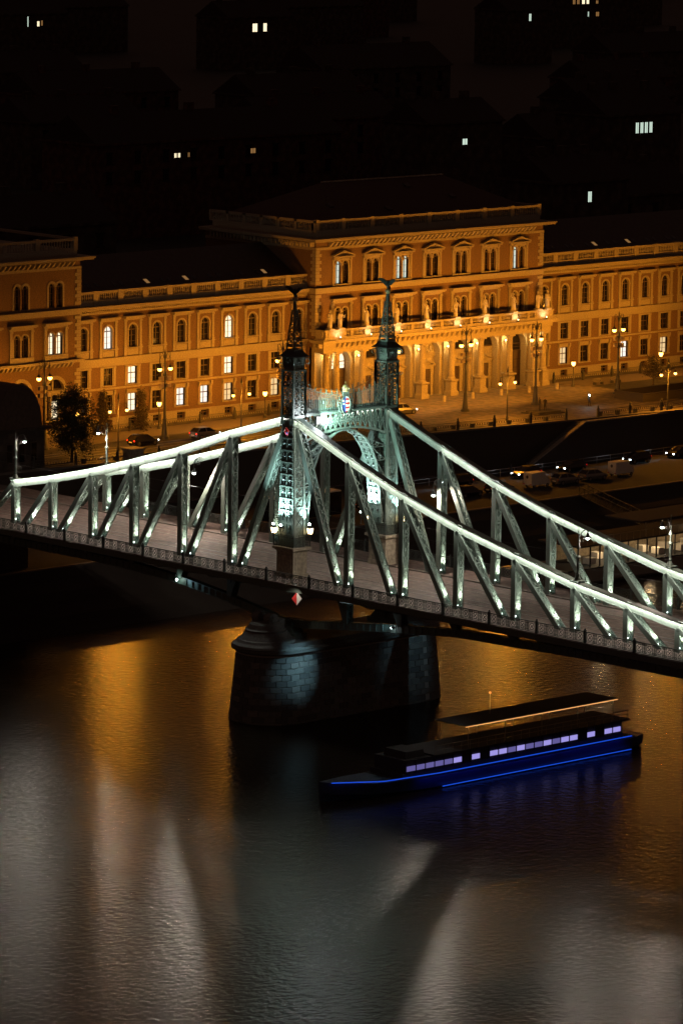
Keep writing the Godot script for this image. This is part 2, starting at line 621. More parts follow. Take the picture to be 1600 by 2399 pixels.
func over_arch(b: MB, zc: float, r: float, top: float, t: float) -> void:
	var s := top - r
	var k := 10
	for i in k:
		var a0 := PI * i / k
		var a1 := PI * (i + 1) / k
		var z0 := zc + cos(a0) * r
		var z1 := zc + cos(a1) * r
		var h0 := s + sin(a0) * r
		var h1 := s + sin(a1) * r
		b.quad(Vector3(0, h0, z0), Vector3(0, top, z0), Vector3(0, top, z1), Vector3(0, h1, z1))
		b.quad(Vector3(0, h0, z0), Vector3(0, h1, z1), Vector3(-t, h1, z1), Vector3(-t, h0, z0))
	b.bx(-t, 0, top - 0.002, top, zc - r, zc + r)

func arch_ring(b: MB, zc: float, yc: float, r0: float, r1: float, x0: float, x1: float, k := 12) -> void:
	for i in k:
		var a0 := PI * i / k
		var a1 := PI * (i + 1) / k
		var p := []
		for q in [[a0, r0], [a1, r0], [a1, r1], [a0, r1]]:
			p.append(Vector2(zc + cos(q[0]) * q[1], yc + sin(q[0]) * q[1]))
		var f := func(j: int, x: float) -> Vector3: return Vector3(x, p[j].y, p[j].x)
		b.quad(f.call(0, x1), f.call(3, x1), f.call(2, x1), f.call(1, x1))
		b.quad(f.call(0, x0), f.call(0, x1), f.call(1, x1), f.call(1, x0))
		b.quad(f.call(3, x1), f.call(3, x0), f.call(2, x0), f.call(2, x1))

# a glazed window standing on y = 0, in the plane x = 0
func sash(w: float, h: float, arched: bool, panes := 2) -> ArrayMesh:
	var b := MB.new()
	var e := 0.075
	var s := h - w / 2 if arched else h
	b.bx(-0.05, 0.04, 0, e, -w / 2, w / 2)
	b.bx(-0.05, 0.04, e, s, -w / 2, -w / 2 + e)
	b.bx(-0.05, 0.04, e, s, w / 2 - e, w / 2)
	if arched:
		arch_ring(b, 0, s, w / 2 - e, w / 2, -0.05, 0.04, 10)
	else:
		b.bx(-0.05, 0.04, h - e, h, -w / 2 + e, w / 2 - e)
	var ty := s if arched else h * 0.62
	b.bx(-0.045, 0.05, ty - 0.07, ty + 0.06, -w / 2 + e, w / 2 - e)
	b.bx(-0.045, 0.03, e, h - 0.06, -0.055, 0.055)
	for i in range(1, panes + 1):
		var y := ty * i / (panes + 1)
		b.bx(-0.04, 0.015, y - 0.018, y + 0.018, -w / 2 + e, w / 2 - e)
	return b.done()

func pane(w: float, h: float, arched: bool) -> ArrayMesh:
	var b := MB.new()
	var pl := PackedVector2Array()
	pl.append(Vector2(-w / 2 + 0.03, 0.03))
	pl.append(Vector2(w / 2 - 0.03, 0.03))
	if arched:
		for i in 9:
			var t := PI * i / 8
			pl.append(Vector2(cos(t) * (w / 2 - 0.03), h - w / 2 + sin(t) * (w / 2 - 0.03)))
	else:
		pl.append(Vector2(w / 2 - 0.03, h - 0.03))
		pl.append(Vector2(-w / 2 + 0.03, h - 0.03))
	b.prism(pl, Transform3D(Basis(Vector3(0, 0, -1), Vector3.UP, Vector3(1, 0, 0)), Vector3(-0.035, 0, 0)), 0.02)
	return b.done()

var sashes := {}
func window(p: Node3D, kind: String, at: Vector3, lit := "") -> void:
	var d: Array = {"wing_arch": [1.42, 3.01, true, 2], "mezzanine": [1.5, 2.25, false, 1], "ground": [1.5, 2.32, false, 1], "cellar": [1.25, 0.85, false, 0], "twin": [0.98, 3.13, true, 2], "twin_low": [0.98, 2.85, true, 2], "lunette": [3.3, 1.75, true, 0], "great_arch": [3.2, 2.6, true, 1]}[kind]
	if not sashes.has(kind):
		sashes[kind] = [sash(d[0], d[1], d[2], d[3]), pane(d[0], d[1], d[2])]
	var o := part(p, "window", sashes[kind][0], M.window_wood, at)
	part(o, "pane", sashes[kind][1], M[lit] if lit else M.dark_glass)

func baluster_mesh(n: int, from: float, to: float, y0: float, y1: float, x: float) -> ArrayMesh:
	var b := MB.new()
	var h := y1 - y0
	for i in n:
		var z := lerpf(from, to, (i + 0.5) / n)
		b.lathe([Vector2(0.10, 0), Vector2(0.10, h * 0.1), Vector2(0.055, h * 0.16), Vector2(0.12, h * 0.38), Vector2(0.06, h * 0.72), Vector2(0.10, h * 0.88), Vector2(0.10, h)], Vector3(x, y0, z), 6)
	return b.done()

func bracket_row(n: int, from: float, to: float, y0: float, y1: float, reach: float, wide: float) -> ArrayMesh:
	var b := MB.new()
	for i in n:
		var z := lerpf(from, to, (i + 0.5) / n)
		var pl := PackedVector2Array([Vector2(0, y0), Vector2(reach * 0.35, y0 + (y1 - y0) * 0.1), Vector2(reach * 0.7, y0 + (y1 - y0) * 0.55), Vector2(reach, y1), Vector2(0, y1)])
		b.prism(pl, Transform3D(Basis(Vector3(1, 0, 0), Vector3.UP, Vector3(0, 0, 1)), Vector3(0, 0, z - wide / 2)), wide)
	return b.done()

func band(p: Node3D, called: String, m: Material, x0: float, x1: float, y0: float, y1: float, z0: float, z1: float) -> void:
	var b := MB.new()
	b.bx(x0, x1, y0, y1, z0, z1)
	part(p, called, b.done(), m, -p.position)

func palace() -> void:
	var t := thing("palace", "long floodlit brick and stone palace with columned centre facing the river", "palace", Vector3(XB, G, ZC))
	var o := -t.position
	var st: Material = M.stone
	# ---- one bay of a wing
	var wb := MB.new()
	wall_with(wb, BAY, G, 25.6, [[9.75, 10.6, [[0.0, 1.25, false]]], [11.52, 13.84, [[0.0, 1.5, false]]], [15.09, 17.34, [[0.0, 1.5, false]]], [19.84, 22.85, [[0.0, 1.42, true]]]], 0.5)
	var wall_m := wb.done()
	var s := MB.new()   # surround of the arched window
	for k in [-1, 1]:
		s.bx(-0.02, 0.13, 19.86, 23.2, k * 1.3 - 0.19, k * 1.3 + 0.19)
		s.bx(-0.02, 0.19, 23.2, 23.4, k * 1.3 - 0.25, k * 1.3 + 0.25)
		s.bx(-0.02, 0.18, 19.86, 20.1, k * 1.3 - 0.24, k * 1.3 + 0.24)
		s.bx(-0.3, 0.06, 19.86, 22.14, k * 0.80 - 0.1, k * 0.80 + 0.1)
		s.bx(-0.3, 0.10, 22.06, 22.2, k * 0.82 - 0.14, k * 0.82 + 0.14)
		s.bx(-0.02, 0.16, 18.76, 19.72, k * 1.3 - 0.24, k * 1.3 + 0.24)
	arch_ring(s, 0, 22.14, 0.70, 0.92, -0.3, 0.08)
	s.bx(-0.02, 0.10, 23.4, 23.7, -1.55, 1.55)
	s.bx(-0.02, 0.62, 23.7, 23.96, -1.68, 1.68)
	s.bx(-0.02, 0.45, 23.58, 23.7, -1.6, 1.6)
	s.bx(-0.02, 0.09, 18.86, 19.62, -0.95, 0.95)
	s.bx(-0.3, 0.24, 19.72, 19.86, -1.62, 1.62)
	var s1 := s.done()
	s = MB.new()        # surround of the mezzanine window
	for k in [-1, 1]:
		s.bx(-0.02, 0.08, 14.95, 17.5, k * 1.12 - 0.2, k * 1.12 + 0.2)
		s.bx(-0.02, 0.12, 17.3, 17.56, k * 1.12 - 0.24, k * 1.12 + 0.24)
		s.bx(-0.35, 0.03, 15.1, 17.34, k * 0.82 - 0.07, k * 0.82 + 0.07)
	s.bx(-0.3, 0.16, 14.98, 15.09, -1.0, 1.0)
	s.bx(-0.02, 0.07, 17.36, 17.56, -0.95, 0.95)
	var s2 := s.done()
	s = MB.new()        # surround of the ground-floor window
	for k in [-1, 1]:
		s.bx(-0.02, 0.10, 11.5, 13.95, k * 1.06 - 0.13, k * 1.06 + 0.13)
		s.bx(-0.02, 0.13, 12.35, 12.85, k * 1.06 - 0.16, k * 1.06 + 0.16)
		s.bx(-0.02, 0.30, 14.0, 14.45, k * 1.06 - 0.16, k * 1.06 + 0.16)
		s.bx(-0.02, 0.20, 13.8, 14.0, k * 1.06 - 0.16, k * 1.06 + 0.16)
		s.bx(-0.35, 0.03, 11.54, 13.84, k * 0.82 - 0.07, k * 0.82 + 0.07)
	s.bx(-0.3, 0.20, 11.38, 11.52, -1.25, 1.25)
	s.bx(-0.02, 0.06, 13.9, 14.4, -0.85, 0.85)
	var s3 := s.done()
	s = MB.new()        # plinth with the cellar opening
	s.bx(-0.02, 0.16, G, 10.75, -BAY / 2, -0.72)
	s.bx(-0.02, 0.16, G, 10.75, 0.72, BAY / 2)
	s.bx(-0.02, 0.16, 10.66, 10.75, -0.72, 0.72)
	s.bx(-0.02, 0.24, 10.75, 10.92, -BAY / 2, BAY / 2)
	s.bx(-0.02, 0.32, G, 9.62, -0.9, 0.9)
	var s4 := s.done()
	s = MB.new()        # parapet of a bay
	s.bx(-0.38, 0.0, 26.08, 26.3, -BAY / 2, BAY / 2)
	s.bx(-0.40, 0.03, 27.16, 27.46, -BAY / 2, BAY / 2)
	s.bx(-0.45, 0.07, 26.04, 27.5, BAY / 2 - 0.42, BAY / 2 + 0.42)
	s.bx(-0.5, 0.11, 25.6, 26.08, BAY / 2 - 0.45, BAY / 2 + 0.45)
	s.bx(-0.42, -0.02, 25.6, 26.08, -BAY / 2, BAY / 2 - 0.45)
	var s5 := s.done()
	var bal := baluster_mesh(9, -BAY / 2 + 0.55, BAY / 2 - 0.55, 26.3, 27.16, -0.18)
	var dent := bracket_row(12, -BAY / 2, BAY / 2, 24.78, 25.06, 0.42, 0.17)
	var zs := []
	for i in 10:
		zs.append(-61.29 - i * BAY)
	for i in 14:
		zs.append(-146.44 - i * BAY)
	var lit := {1: ["wing_arch", "window_light"], 6: ["wing_arch", "window_light"]}
	for i in zs.size():
		var at := o + Vector3(XB, 0, zs[i])
		part(t, "wall", wall_m, M.brick, at)
		part(t, "window_surround", s1, st, at)
		part(t, "window_surround", s2, st, at)
		part(t, "window_surround", s3, st, at)
		part(t, "plinth", s4, st, at)
		part(t, "parapet", s5, st, at)
		part(t, "baluster_row", bal, st, at, 0.0, true)
		part(t, "dentil_row", dent, st, at, 0.0, true)
		window(t, "wing_arch", at + Vector3(-0.28, 19.84, 0), "window_light" if i == 6 else ("window_light_pale" if i == 1 else ""))
		window(t, "mezzanine", at + Vector3(-0.30, 15.09, 0), "window_light" if i in [2, 6] else "")
		window(t, "ground", at + Vector3(-0.30, 11.52, 0), ["window_light_pale", "window_light_soft", "window_light", "window_light_soft", "window_light_pale"][i % 5] if i in [2, 4, 5, 6, 8, 11, 14, 16] else "")
		window(t, "cellar", at + Vector3(-0.3, 9.75, 0))
	for r in [[-59.19, -100.55], [-144.15, -203.2]]:
		var z0: float = r[0]
		var z1: float = r[1]
		if z0 < -120:
			band(t, "wall", M.brick, XB - 0.5, XB, G, 25.6, -144.34, -144.1)
		else:
			band(t, "wall", M.brick, XB - 0.5, XB, G, 25.6, -60.3, -59.17)
			band(t, "wall", M.brick, XB - 0.5, XB, G, 25.6, -101.19, -100.5)
		band(t, "sill_course", st, XB - 0.02, XB + 0.2, 14.62, 14.86, z1, z0)
		band(t, "frieze", st, XB - 0.02, XB + 0.07, 17.62, 18.3, z1, z0)
		band(t, "string_course", st, XB - 0.02, XB + 0.38, 18.36, 18.74, z1, z0)
		band(t, "string_course", st, XB - 0.02, XB + 0.22, 18.24, 18.36, z1, z0)
		band(t, "cornice", st, XB - 0.02, XB + 0.5, 25.06, 25.2, z1, z0)
		band(t, "cornice", st, XB - 0.5, XB + 0.85, 25.2, 25.42, z1, z0)
		band(t, "cornice", st, XB - 0.5, XB + 0.95, 25.42, 25.58, z1, z0)
		band(t, "architrave", st, XB - 0.02, XB + 0.08, 24.5, 24.76, z1, z0)
		var rf := MB.new()
		rf.quad(Vector3(XB - 0.6, 26.2, z0), Vector3(XB - 0.6, 26.2, z1), Vector3(XB - 9, 31.0, z1), Vector3(XB - 9, 31.0, z0))
		rf.quad(Vector3(XB - 9, 31.0, z0), Vector3(XB - 9, 31.0, z1), Vector3(XB - 18, 26.2, z1), Vector3(XB - 18, 26.2, z0))
		part(t, "roof", rf.done(), M.roof_metal, o)
	# skylights in the wing roofs, a few panes given a dim glow
	var sk := MB.new()
	sk.obox(Transform3D(Basis(Vector3.BACK, 0.52), Vector3.ZERO), Vector3(0.09, 1.1, 0.75))
	var skm := sk.done()
	for i in zs.size():
		if i in [9, 10, 0]:
			continue
		for k in [-0.9, 0.5]:
			var y := 27.75
			var h := part(t, "skylight", skm, M.window_wood, o + Vector3(XB - 3.4, y, zs[i] + k + rng.randf_range(-0.25, 0.25)))
			h.rotation = Vector3(0, 0, 0.55)
			var g := MB.new()
			g.obox(Transform3D(Basis(Vector3.BACK, 0.52), Vector3(0.055, 0.03, 0)), Vector3(0.02, 0.9, 0.58))
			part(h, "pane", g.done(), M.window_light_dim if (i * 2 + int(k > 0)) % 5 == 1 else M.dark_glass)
	# ---- upper storeys of the centre and of the end pavilion
	var cbm := MB.new()
	wall_with(cbm, CB, 17.6, 32.3, [[19.92, 22.77, [[-0.66, 0.98, true], [0.66, 0.98, true]]], [25.95, 29.08, [[-0.66, 0.98, true], [0.66, 0.98, true]]]], 0.6)
	var cwall := cbm.done()
	s = MB.new()        # twin window with pediment
	for k in [-1, 1]:
		s.bx(-0.02, 0.12, 25.7, 29.3, k * 1.62 - 0.16, k * 1.62 + 0.16)
		s.bx(-0.3, 0.07, 25.95, 28.6, k * 1.28 - 0.13, k * 1.28 + 0.13)
		arch_ring(s, k * 0.66, 28.59, 0.48, 0.66, -0.3, 0.09, 10)
		s.bx(-0.02, 0.3, 29.2, 29.5, k * 1.55 - 0.14, k * 1.55 + 0.14)
	s.tube(Vector3(-0.05, 25.95, 0), Vector3(-0.05, 28.45, 0), 0.13, 0.11, 8)
	s.bx(-0.25, 0.12, 28.42, 28.6, -0.2, 0.2)
	s.bx(-0.02, 0.1, 29.1, 29.5, -1.7, 1.7)
	s.bx(-0.02, 0.5, 29.5, 29.72, -1.95, 1.95)
	s.prism(PackedVector2Array([Vector2(-1.9, 29.72), Vector2(1.9, 29.72), Vector2(0, 30.32)]), Transform3D(Basis(Vector3(0, 0, -1), Vector3.UP, Vector3(1, 0, 0)), Vector3.ZERO), 0.16)
	for k in [-1, 1]:
		s.bar(Vector3(0.27, 29.76, k * 2.0), Vector3(0.27, 30.42, 0), 0.54, 0.18)
	s.bx(-0.3, 0.22, 25.8, 25.95, -1.8, 1.8)
	var u1 := s.done()
	var u1d := bracket_row(9, -1.6, 1.6, 29.3, 29.5, 0.3, 0.16)
	s = MB.new()        # twin window of the main floor, under a straight hood
	for k in [-1, 1]:
		s.bx(-0.02, 0.2, 20.0, 23.1, k * 1.72 - 0.22, k * 1.72 + 0.22)
		s.bx(-0.02, 0.28, 23.1, 23.35, k * 1.72 - 0.28, k * 1.72 + 0.28)
		s.bx(-0.3, 0.07, 19.95, 22.3, k * 1.28 - 0.13, k * 1.28 + 0.13)
		arch_ring(s, k * 0.66, 22.28, 0.48, 0.66, -0.3, 0.09, 10)
	s.tube(Vector3(-0.05, 19.95, 0), Vector3(-0.05, 22.15, 0), 0.13, 0.11, 8)
	s.bx(-0.25, 0.12, 22.12, 22.3, -0.2, 0.2)
	s.bx(-0.02, 0.14, 23.35, 23.66, -1.98, 1.98)
	s.bx(-0.02, 0.55, 23.66, 23.8, -2.1, 2.1)
	s.bx(-0.02, 0.78, 23.8, 24.05, -2.2, 2.2)
	s.bx(-0.3, 0.25, 19.2, 19.92, -1.98, 1.98)
	var u2 := s.done()
	var big := bracket_row(7, -CB / 2, CB / 2, 31.05, 31.75, 1.0, 0.26)
	var pav := []       # [front, z]
	for i in 7:
		pav.append([XC, ZC + 3 * CB - i * CB])
	for z in [-56.1, -50.43, -44.76]:
		pav.append([-111.3, z])
	var lit_up := {0: 1, 2: 3, 6: 3}
	for i in pav.size():
		var at := o + Vector3(pav[i][0], 0, pav[i][1])
		part(t, "wall", cwall, M.brick, at)
		if i < 7:
			part(t, "window_surround", u1, st, at)
			part(t, "dentil_row", u1d, st, at, 0.0, true)
		part(t, "window_surround", u2, st, at)
		part(t, "bracket_row", big, st, at, 0.0, true)
		for k in [-1, 1]:
			if i >= 7:
				var ar := MB.new()
				arch_ring(ar, k * 0.66, 28.59, 0.48, 0.78, -0.3, 0.09, 10)
				ar.bx(-0.3, 0.07, 25.95, 28.6, k * 1.28 - 0.13, k * 1.28 + 0.13)
				part(t, "window_surround", ar.done(), st, at)
			window(t, "twin", at + Vector3(-0.32, 25.95, k * 0.66), "window_light_cold" if (i == 2) or (i in [0, 6] and k == 1) else "")
			window(t, "twin_low", at + Vector3(-0.32, 19.92, k * 0.66), "window_light" if i == 7 else "")
	var half := 21.8
	var cz0 := ZC - half
	var cz1 := ZC + half
	# end strips, side walls, courses, cornice and attic of the two high blocks
	for blk in [[XC, cz0, cz1, ZC - 3.5 * CB, ZC + 3.5 * CB, 22.0], [-111.3, -60.2, -41.0, -58.93, -41.93, 20.0]]:
		var x: float = blk[0]
		var z0: float = blk[1]
		var z1: float = blk[2]
		var dp: float = blk[5]
		band(t, "wall", M.brick, x - 0.6, x, 17.6, 32.3, z0, blk[3])
		band(t, "wall", M.brick, x - 0.6, x, 17.6, 32.3, blk[4], z1)
		band(t, "wall", M.brick, x - dp, x - 0.6, G, 32.3, z0, z0 + 0.6)
		band(t, "wall", M.brick, x - dp, x - 0.6, G, 32.3, z1 - 0.6, z1)
		for c in [["string_course", 0.42, 25.3, 25.62], ["string_course", 0.2, 24.85, 25.3], ["architrave", 0.12, 30.7, 31.05], ["cornice", 0.35, 31.75, 31.9], ["cornice", 1.25, 31.9, 32.1], ["cornice", 1.4, 32.1, 32.32]]:
			var e: float = c[1]
			band(t, c[0], st, x - dp, x + e, c[2], c[3], z0 - e, z1 + e)
		band(t, "attic", st, x - dp + 1, x - 0.3, 32.32, 33.1, z0 + 0.3, z1 - 0.3)
		band(t, "parapet", st, x - 0.75, x - 0.25, 34.28, 34.6, z0 + 0.2, z1 - 0.2)
		band(t, "parapet", st, x - 0.7, x - 0.3, 33.1, 33.3, z0 + 0.25, z1 - 0.25)
		band(t, "parapet", st, x - dp + 1, x - 0.75, 34.28, 34.6, z1 - 0.65, z1 - 0.2)
		band(t, "parapet", st, x - dp + 1, x - 0.75, 34.28, 34.6, z0 + 0.2, z0 + 0.65)
		var nb := int((z1 - z0) / 5.4)
		for i in nb:
			var a := lerpf(z0 + 0.2, z1 - 0.2, float(i) / nb)
			var b := lerpf(z0 + 0.2, z1 - 0.2, float(i + 1) / nb)
			band(t, "parapet_pier", st, x - 0.78, x - 0.22, 33.1, 34.72, a, a + 0.7)
			part(t, "baluster_row", baluster_mesh(12, a + 0.75, b - 0.1, 33.3, 34.28, x - 0.5), st, o, 0.0, true)
		band(t, "parapet_pier", st, x - 0.78, x - 0.22, 33.1, 34.72, z1 - 0.8, z1 - 0.2)
		var rows := int(dp / 3.4)
		for i in rows:
			var sb := MB.new()
			sb.add(_side_balusters(3.4), Transform3D(Basis.IDENTITY, Vector3(x - 1.2 - i * 3.4, 33.1, z1 - 0.45)))
			part(t, "baluster_row", sb.done(), st, o, 0.0, true)
			var br := MB.new()
			for k in 5:
				br.bx(x - 0.5 - i * 3.4 - k * 0.68, x - 0.24 - i * 3.4 - k * 0.68, 31.15, 31.75, z1, z1 + 0.9)
			part(t, "bracket_row", br.done(), st, o, 0.0, true)
	# quoins, each a block of its own
	var q0 := MB.new()
	q0.bx(-0.95, 0.1, 0, 0.4, -0.95, 0.1)
	var q1 := MB.new()
	q1.bx(-0.62, 0.1, 0, 0.4, -0.62, 0.1)
	var qa := q0.done()
	var qb := q1.done()
	for i in 25:
		var y := 19.2 + i * 0.46
		if y > 24.4 and y < 25.65:
			continue
		part(t, "quoin", qa if i % 2 else qb, st, o + Vector3(XC, y, cz1))
		var rq := part(t, "quoin", qa if i % 2 else qb, st, o + Vector3(XC, y, cz0))
		rq.scale.z = -1
		var lq := part(t, "quoin", qa if i % 2 else qb, st, o + Vector3(-111.3, y, -60.2))
		lq.scale.z = -1
	for i in 17:
		var lq2 := part(t, "quoin", qa if i % 2 else qb, st, o + Vector3(-111.3, 9.5 + i * 0.5, -60.2))
		lq2.scale.z = -1
	# hipped roof of the centre
	var hr := MB.new()
	var e0 := Vector3(XC - 1, 34.0, cz1 - 1)
	var e1 := Vector3(XC - 1, 34.0, cz0 + 1)
	var e2 := Vector3(XC - 20, 34.0, cz0 + 1)
	var e3 := Vector3(XC - 20, 34.0, cz1 - 1)
	var r0 := Vector3(XC - 9.8, 38.6, -110.6)
	var r1 := Vector3(XC - 9.8, 38.6, -133.9)
	hr.quad(e0, e1, r1, r0)
	hr.quad(e2, e3, r0, r1)
	hr.tri(e1, e2, r1)
	hr.tri(e3, e0, r0)
	var roof := part(t, "roof", hr.done(), M.roof_tile, o)
	var rd := MB.new()
	rd.bar(r0 + Vector3.UP * 0.08, r1 + Vector3.UP * 0.08, 0.3, 0.18)
	part(roof, "ridge", rd.done(), M.stone_plain)
	for q in [[-107.5, 0.42], [-117, 0.25], [-125, 0.78], [-131, 0.45]]:
		var hatch := MB.new()
		var hp := Vector3(lerpf(e0.x, r0.x, q[1]), lerpf(34.0, 38.6, q[1]) + 0.12, q[0])
		hatch.obox(Transform3D(Basis(Vector3.BACK, -0.48), hp), Vector3(0.9, 0.24, 0.8))
		part(roof, "roof_hatch", hatch.done(), M.roof_metal)
	# ground floor of the end pavilion
	for z in [-56.1, -50.43, -44.76]:
		var gb := MB.new()
		wall_with(gb, CB, G, 17.6, [[11.5, 16.75, [[0.0, 2.9, true]]]], 0.6)
		var at := o + Vector3(-111.3, 0, z)
		part(t, "wall", gb.done(), M.brick, at)
		var ar := MB.new()
		arch_ring(ar, 0, 15.3, 1.44, 1.9, -0.3, 0.12, 14)
		for k in [-1, 1]:
			ar.bx(-0.3, 0.1, 11.5, 15.3, k * 1.62 - 0.2, k * 1.62 + 0.2)
			ar.bx(-0.3, 0.05, 11.5, 14.9, k * 0.72 - 0.14, k * 0.72 + 0.14)
		ar.bx(-0.3, 0.2, 14.9, 15.3, -1.44, 1.44)
		ar.bx(-0.3, 0.25, 11.3, 11.5, -2.0, 2.0)
		ar.bx(-0.25, 0.0, 15.3, 16.7, 0.3, 0.5)
		part(t, "window_surround", ar.done(), st, at)
		window(t, "lunette", at + Vector3(-0.4, 15.3, 0))
		window(t, "ground", at + Vector3(-0.42, 11.6, 0), "window_light" if z == -56.1 else "")
		part(t, "bracket_row", bracket_row(8, -CB / 2, CB / 2, 18.2, 18.8, 0.7, 0.3), st, at, 0.0, true)
	band(t, "wall", M.brick, -111.9, -111.3, G, 17.6, -60.2, -58.93)
	band(t, "string_course", st, -111.32, -110.5, 18.8, 19.15, -60.4, -41)
	band(t, "string_course", st, -111.32, -111.1, 14.7, 14.95, -60.3, -41)
	band(t, "plinth", st, -111.32, -111.05, G, 10.8, -60.3, -41)
	portico(t, o, cz0, cz1)

func _side_balusters(l: float) -> MB:
	var b := MB.new()
	for i in 9:
		var x := -l * (i + 1.2) / 10.5
		b.lathe([Vector2(0.1, 0.2), Vector2(0.055, 0.34), Vector2(0.12, 0.6), Vector2(0.06, 0.95), Vector2(0.1, 1.18)], Vector3(x, 0, 0), 6)
	b.bx(-l + 0.02, 0, 0, 0.2, -0.2, 0.2)
	b.bx(-l, -l + 0.5, 0.2, 1.5, -0.25, 0.25)
	return b

func portico(t: Node3D, o: Vector3, cz0: float, cz1: float) -> void:
	var st: Material = M.stone
	var xw := -110.3        # arcade wall
	for i in 7:
		var z := ZC + 3 * CB - i * CB
		var at := o + Vector3(xw, 0, z)
		var b := MB.new()
		wall_with(b, CB, G, 17.6, [[G + 0.01, 17.0, [[0.0, 3.5, true]]]], 1.0)
		part(t, "arcade_wall", b.done(), st, at)
		var ar := MB.new()
		arch_ring(ar, 0, 15.25, 1.74, 2.12, -0.1, 0.14, 16)
		for k in [-1, 1]:
			ar.bx(-0.9, 0.1, G, 14.95, k * 1.93 - 0.2, k * 1.93 + 0.2)
			ar.bx(-0.95, 0.16, 14.95, 15.25, k * 1.95 - 0.28, k * 1.95 + 0.28)
			ar.bx(-0.9, 0.2, G, 10.2, k * 1.95 - 0.26, k * 1.95 + 0.26)
			# pilaster behind the column
			ar.bx(-0.02, 0.35, G, 17.0, k * (CB / 2 - 0.26) - 0.25, k * (CB / 2 - 0.26) + 0.25)
			for c in 8:
				ar.bx(-0.02, 0.06, 10.4 + c * 0.8, 10.4 + c * 0.8 + 0.7, k * 2.3 - 0.12, k * 2.3 + 0.12)
		ar.bx(-0.1, 0.3, 16.75, 17.45, -0.22, 0.22)
		part(t, "arch_surround", ar.done(), st, at)
		var bw := MB.new()
		bw.bx(-1.35, -1.0, G, 17.6, -1.76, 1.76)
		if i == 0 or i == 6:
			part(t, "arcade_wall", bw.done(), M.stone_plain, at)
			window(t, "great_arch", at + Vector3(-0.9, 14.3, 0), "window_light" if i == 0 else "")
			var d := MB.new()
			d.bx(-0.99, -0.9, G, 14.3, -1.7, 1.7)
			var door := part(t, "door", d.done(), M.door_wood, at)
			for k in [-1, 1]:
				for c in 4:
					var dp := MB.new()
					dp.bx(-0.92, -0.86, G + 0.35 + c * 1.15, G + 1.3 + c * 1.15, k * 0.83 - 0.6, k * 0.83 + 0.6)
					part(door, "door_panel", dp.done(), M.window_wood)
		else:
			part(t, "arcade_wall", bw.done(), M.stone_plain, at)
			if i == 3:
				var rel := MB.new()
				arch_ring(rel, 0, 15.3, 0.0, 1.6, -0.99, -0.9, 12)
				for q in [[-0.8, 0.5, 0.42], [0.05, 0.75, 0.5], [0.75, 0.5, 0.4], [-0.35, 0.25, 0.3], [0.45, 0.3, 0.32], [0.1, 1.25, 0.2], [-0.85, 0.98, 0.17], [0.78, 0.95, 0.17]]:
					rel.ball(Vector3(-0.85, 15.3 + q[1], q[0]), q[2], 8, Vector3(0.7, 1.0, 0.9))
				part(t, "tympanum_relief", rel.done(), M.statue_stone, at)
			else:
				window(t, "lunette", at + Vector3(-0.93, 15.3, 0))
			var sr := MB.new()
			for k in [-1, 1]:
				sr.bx(-1.0, -0.75, G, 13.0, k * 1.15 - 0.22, k * 1.15 + 0.22)
				sr.bar(Vector3(-0.72, 13.62, k * 1.6), Vector3(-0.72, 14.25, 0), 0.5, 0.16)
			sr.bx(-1.0, -0.7, 13.0, 13.35, -1.42, 1.42)
			sr.bx(-1.0, -0.5, 13.4, 13.58, -1.62, 1.62)
			sr.prism(PackedVector2Array([Vector2(-1.5, 13.58), Vector2(1.5, 13.58), Vector2(0, 14.15)]), Transform3D(Basis(Vector3(0, 0, -1), Vector3.UP, Vector3(1, 0, 0)), Vector3(-1.0, 0, 0)), 0.16)
			sr.bx(-1.0, -0.75, 14.75, 15.25, -1.74, 1.74)
			part(t, "door_surround", sr.done(), st, at)
			var d := MB.new()
			d.bx(-1.0, -0.93, G, 13.0, -0.93, 0.93)
			var door := part(t, "door", d.done(), M.door_wood, at)
			for k in [-1, 1]:
				for c in 3:
					var dp := MB.new()
					dp.bx(-0.95, -0.89, G + 0.3 + c * 1.12, G + 1.25 + c * 1.12, k * 0.45 - 0.33, k * 0.45 + 0.33)
					part(door, "door_panel", dp.done(), M.window_wood)
	for e in [[cz0, ZC - 3.5 * CB], [ZC + 3.5 * CB, cz1]]:
		band(t, "arcade_wall", st, xw - 1.0, xw, G, 17.6, e[0], e[1])
	# columns: a mesh shared by all of them
	var pd := MB.new()
	pd.bx(-0.72, 0.72, 0, 0.55, -0.72, 0.72)
	pd.frus(Vector3.ZERO, 0.55, 0.68, 0.68, 0.8, 0.58, 0.58)
	pd.bx(-0.57, 0.57, 0.8, 1.95, -0.57, 0.57)
	pd.frus(Vector3.ZERO, 1.95, 0.58, 0.58, 2.1, 0.76, 0.76)
	pd.bx(-0.78, 0.78, 2.1, 2.3, -0.78, 0.78)
	var pdm := pd.done()
	var cs := MB.new()
	cs.lathe([Vector2(0.56, 2.3), Vector2(0.58, 2.42), Vector2(0.5, 2.55), Vector2(0.46, 2.62), Vector2(0.455, 4.6), Vector2(0.40, 7.0), Vector2(0.39, 7.1)], Vector3.ZERO, 16)
	for i in 16:
		var an := TAU * i / 16
		cs.bar(Vector3(cos(an) * 0.452, 2.65, sin(an) * 0.452), Vector3(cos(an) * 0.395, 7.0, sin(an) * 0.395), 0.05, 0.05, Vector3(cos(an), 0, sin(an)))
	var csm := cs.done()
	var cp := MB.new()
	cp.lathe([Vector2(0.40, 7.1), Vector2(0.45, 7.15), Vector2(0.42, 7.25), Vector2(0.55, 7.45)], Vector3.ZERO, 16)
	cp.bx(-0.58, 0.58, 7.45, 7.68, -0.58, 0.58)
	var cpm := cp.done()
	var cols := [cz1 - 0.85, cz1 - 2.75]
	for i in 6:
		cols.append(ZC + 2.5 * CB - i * CB)
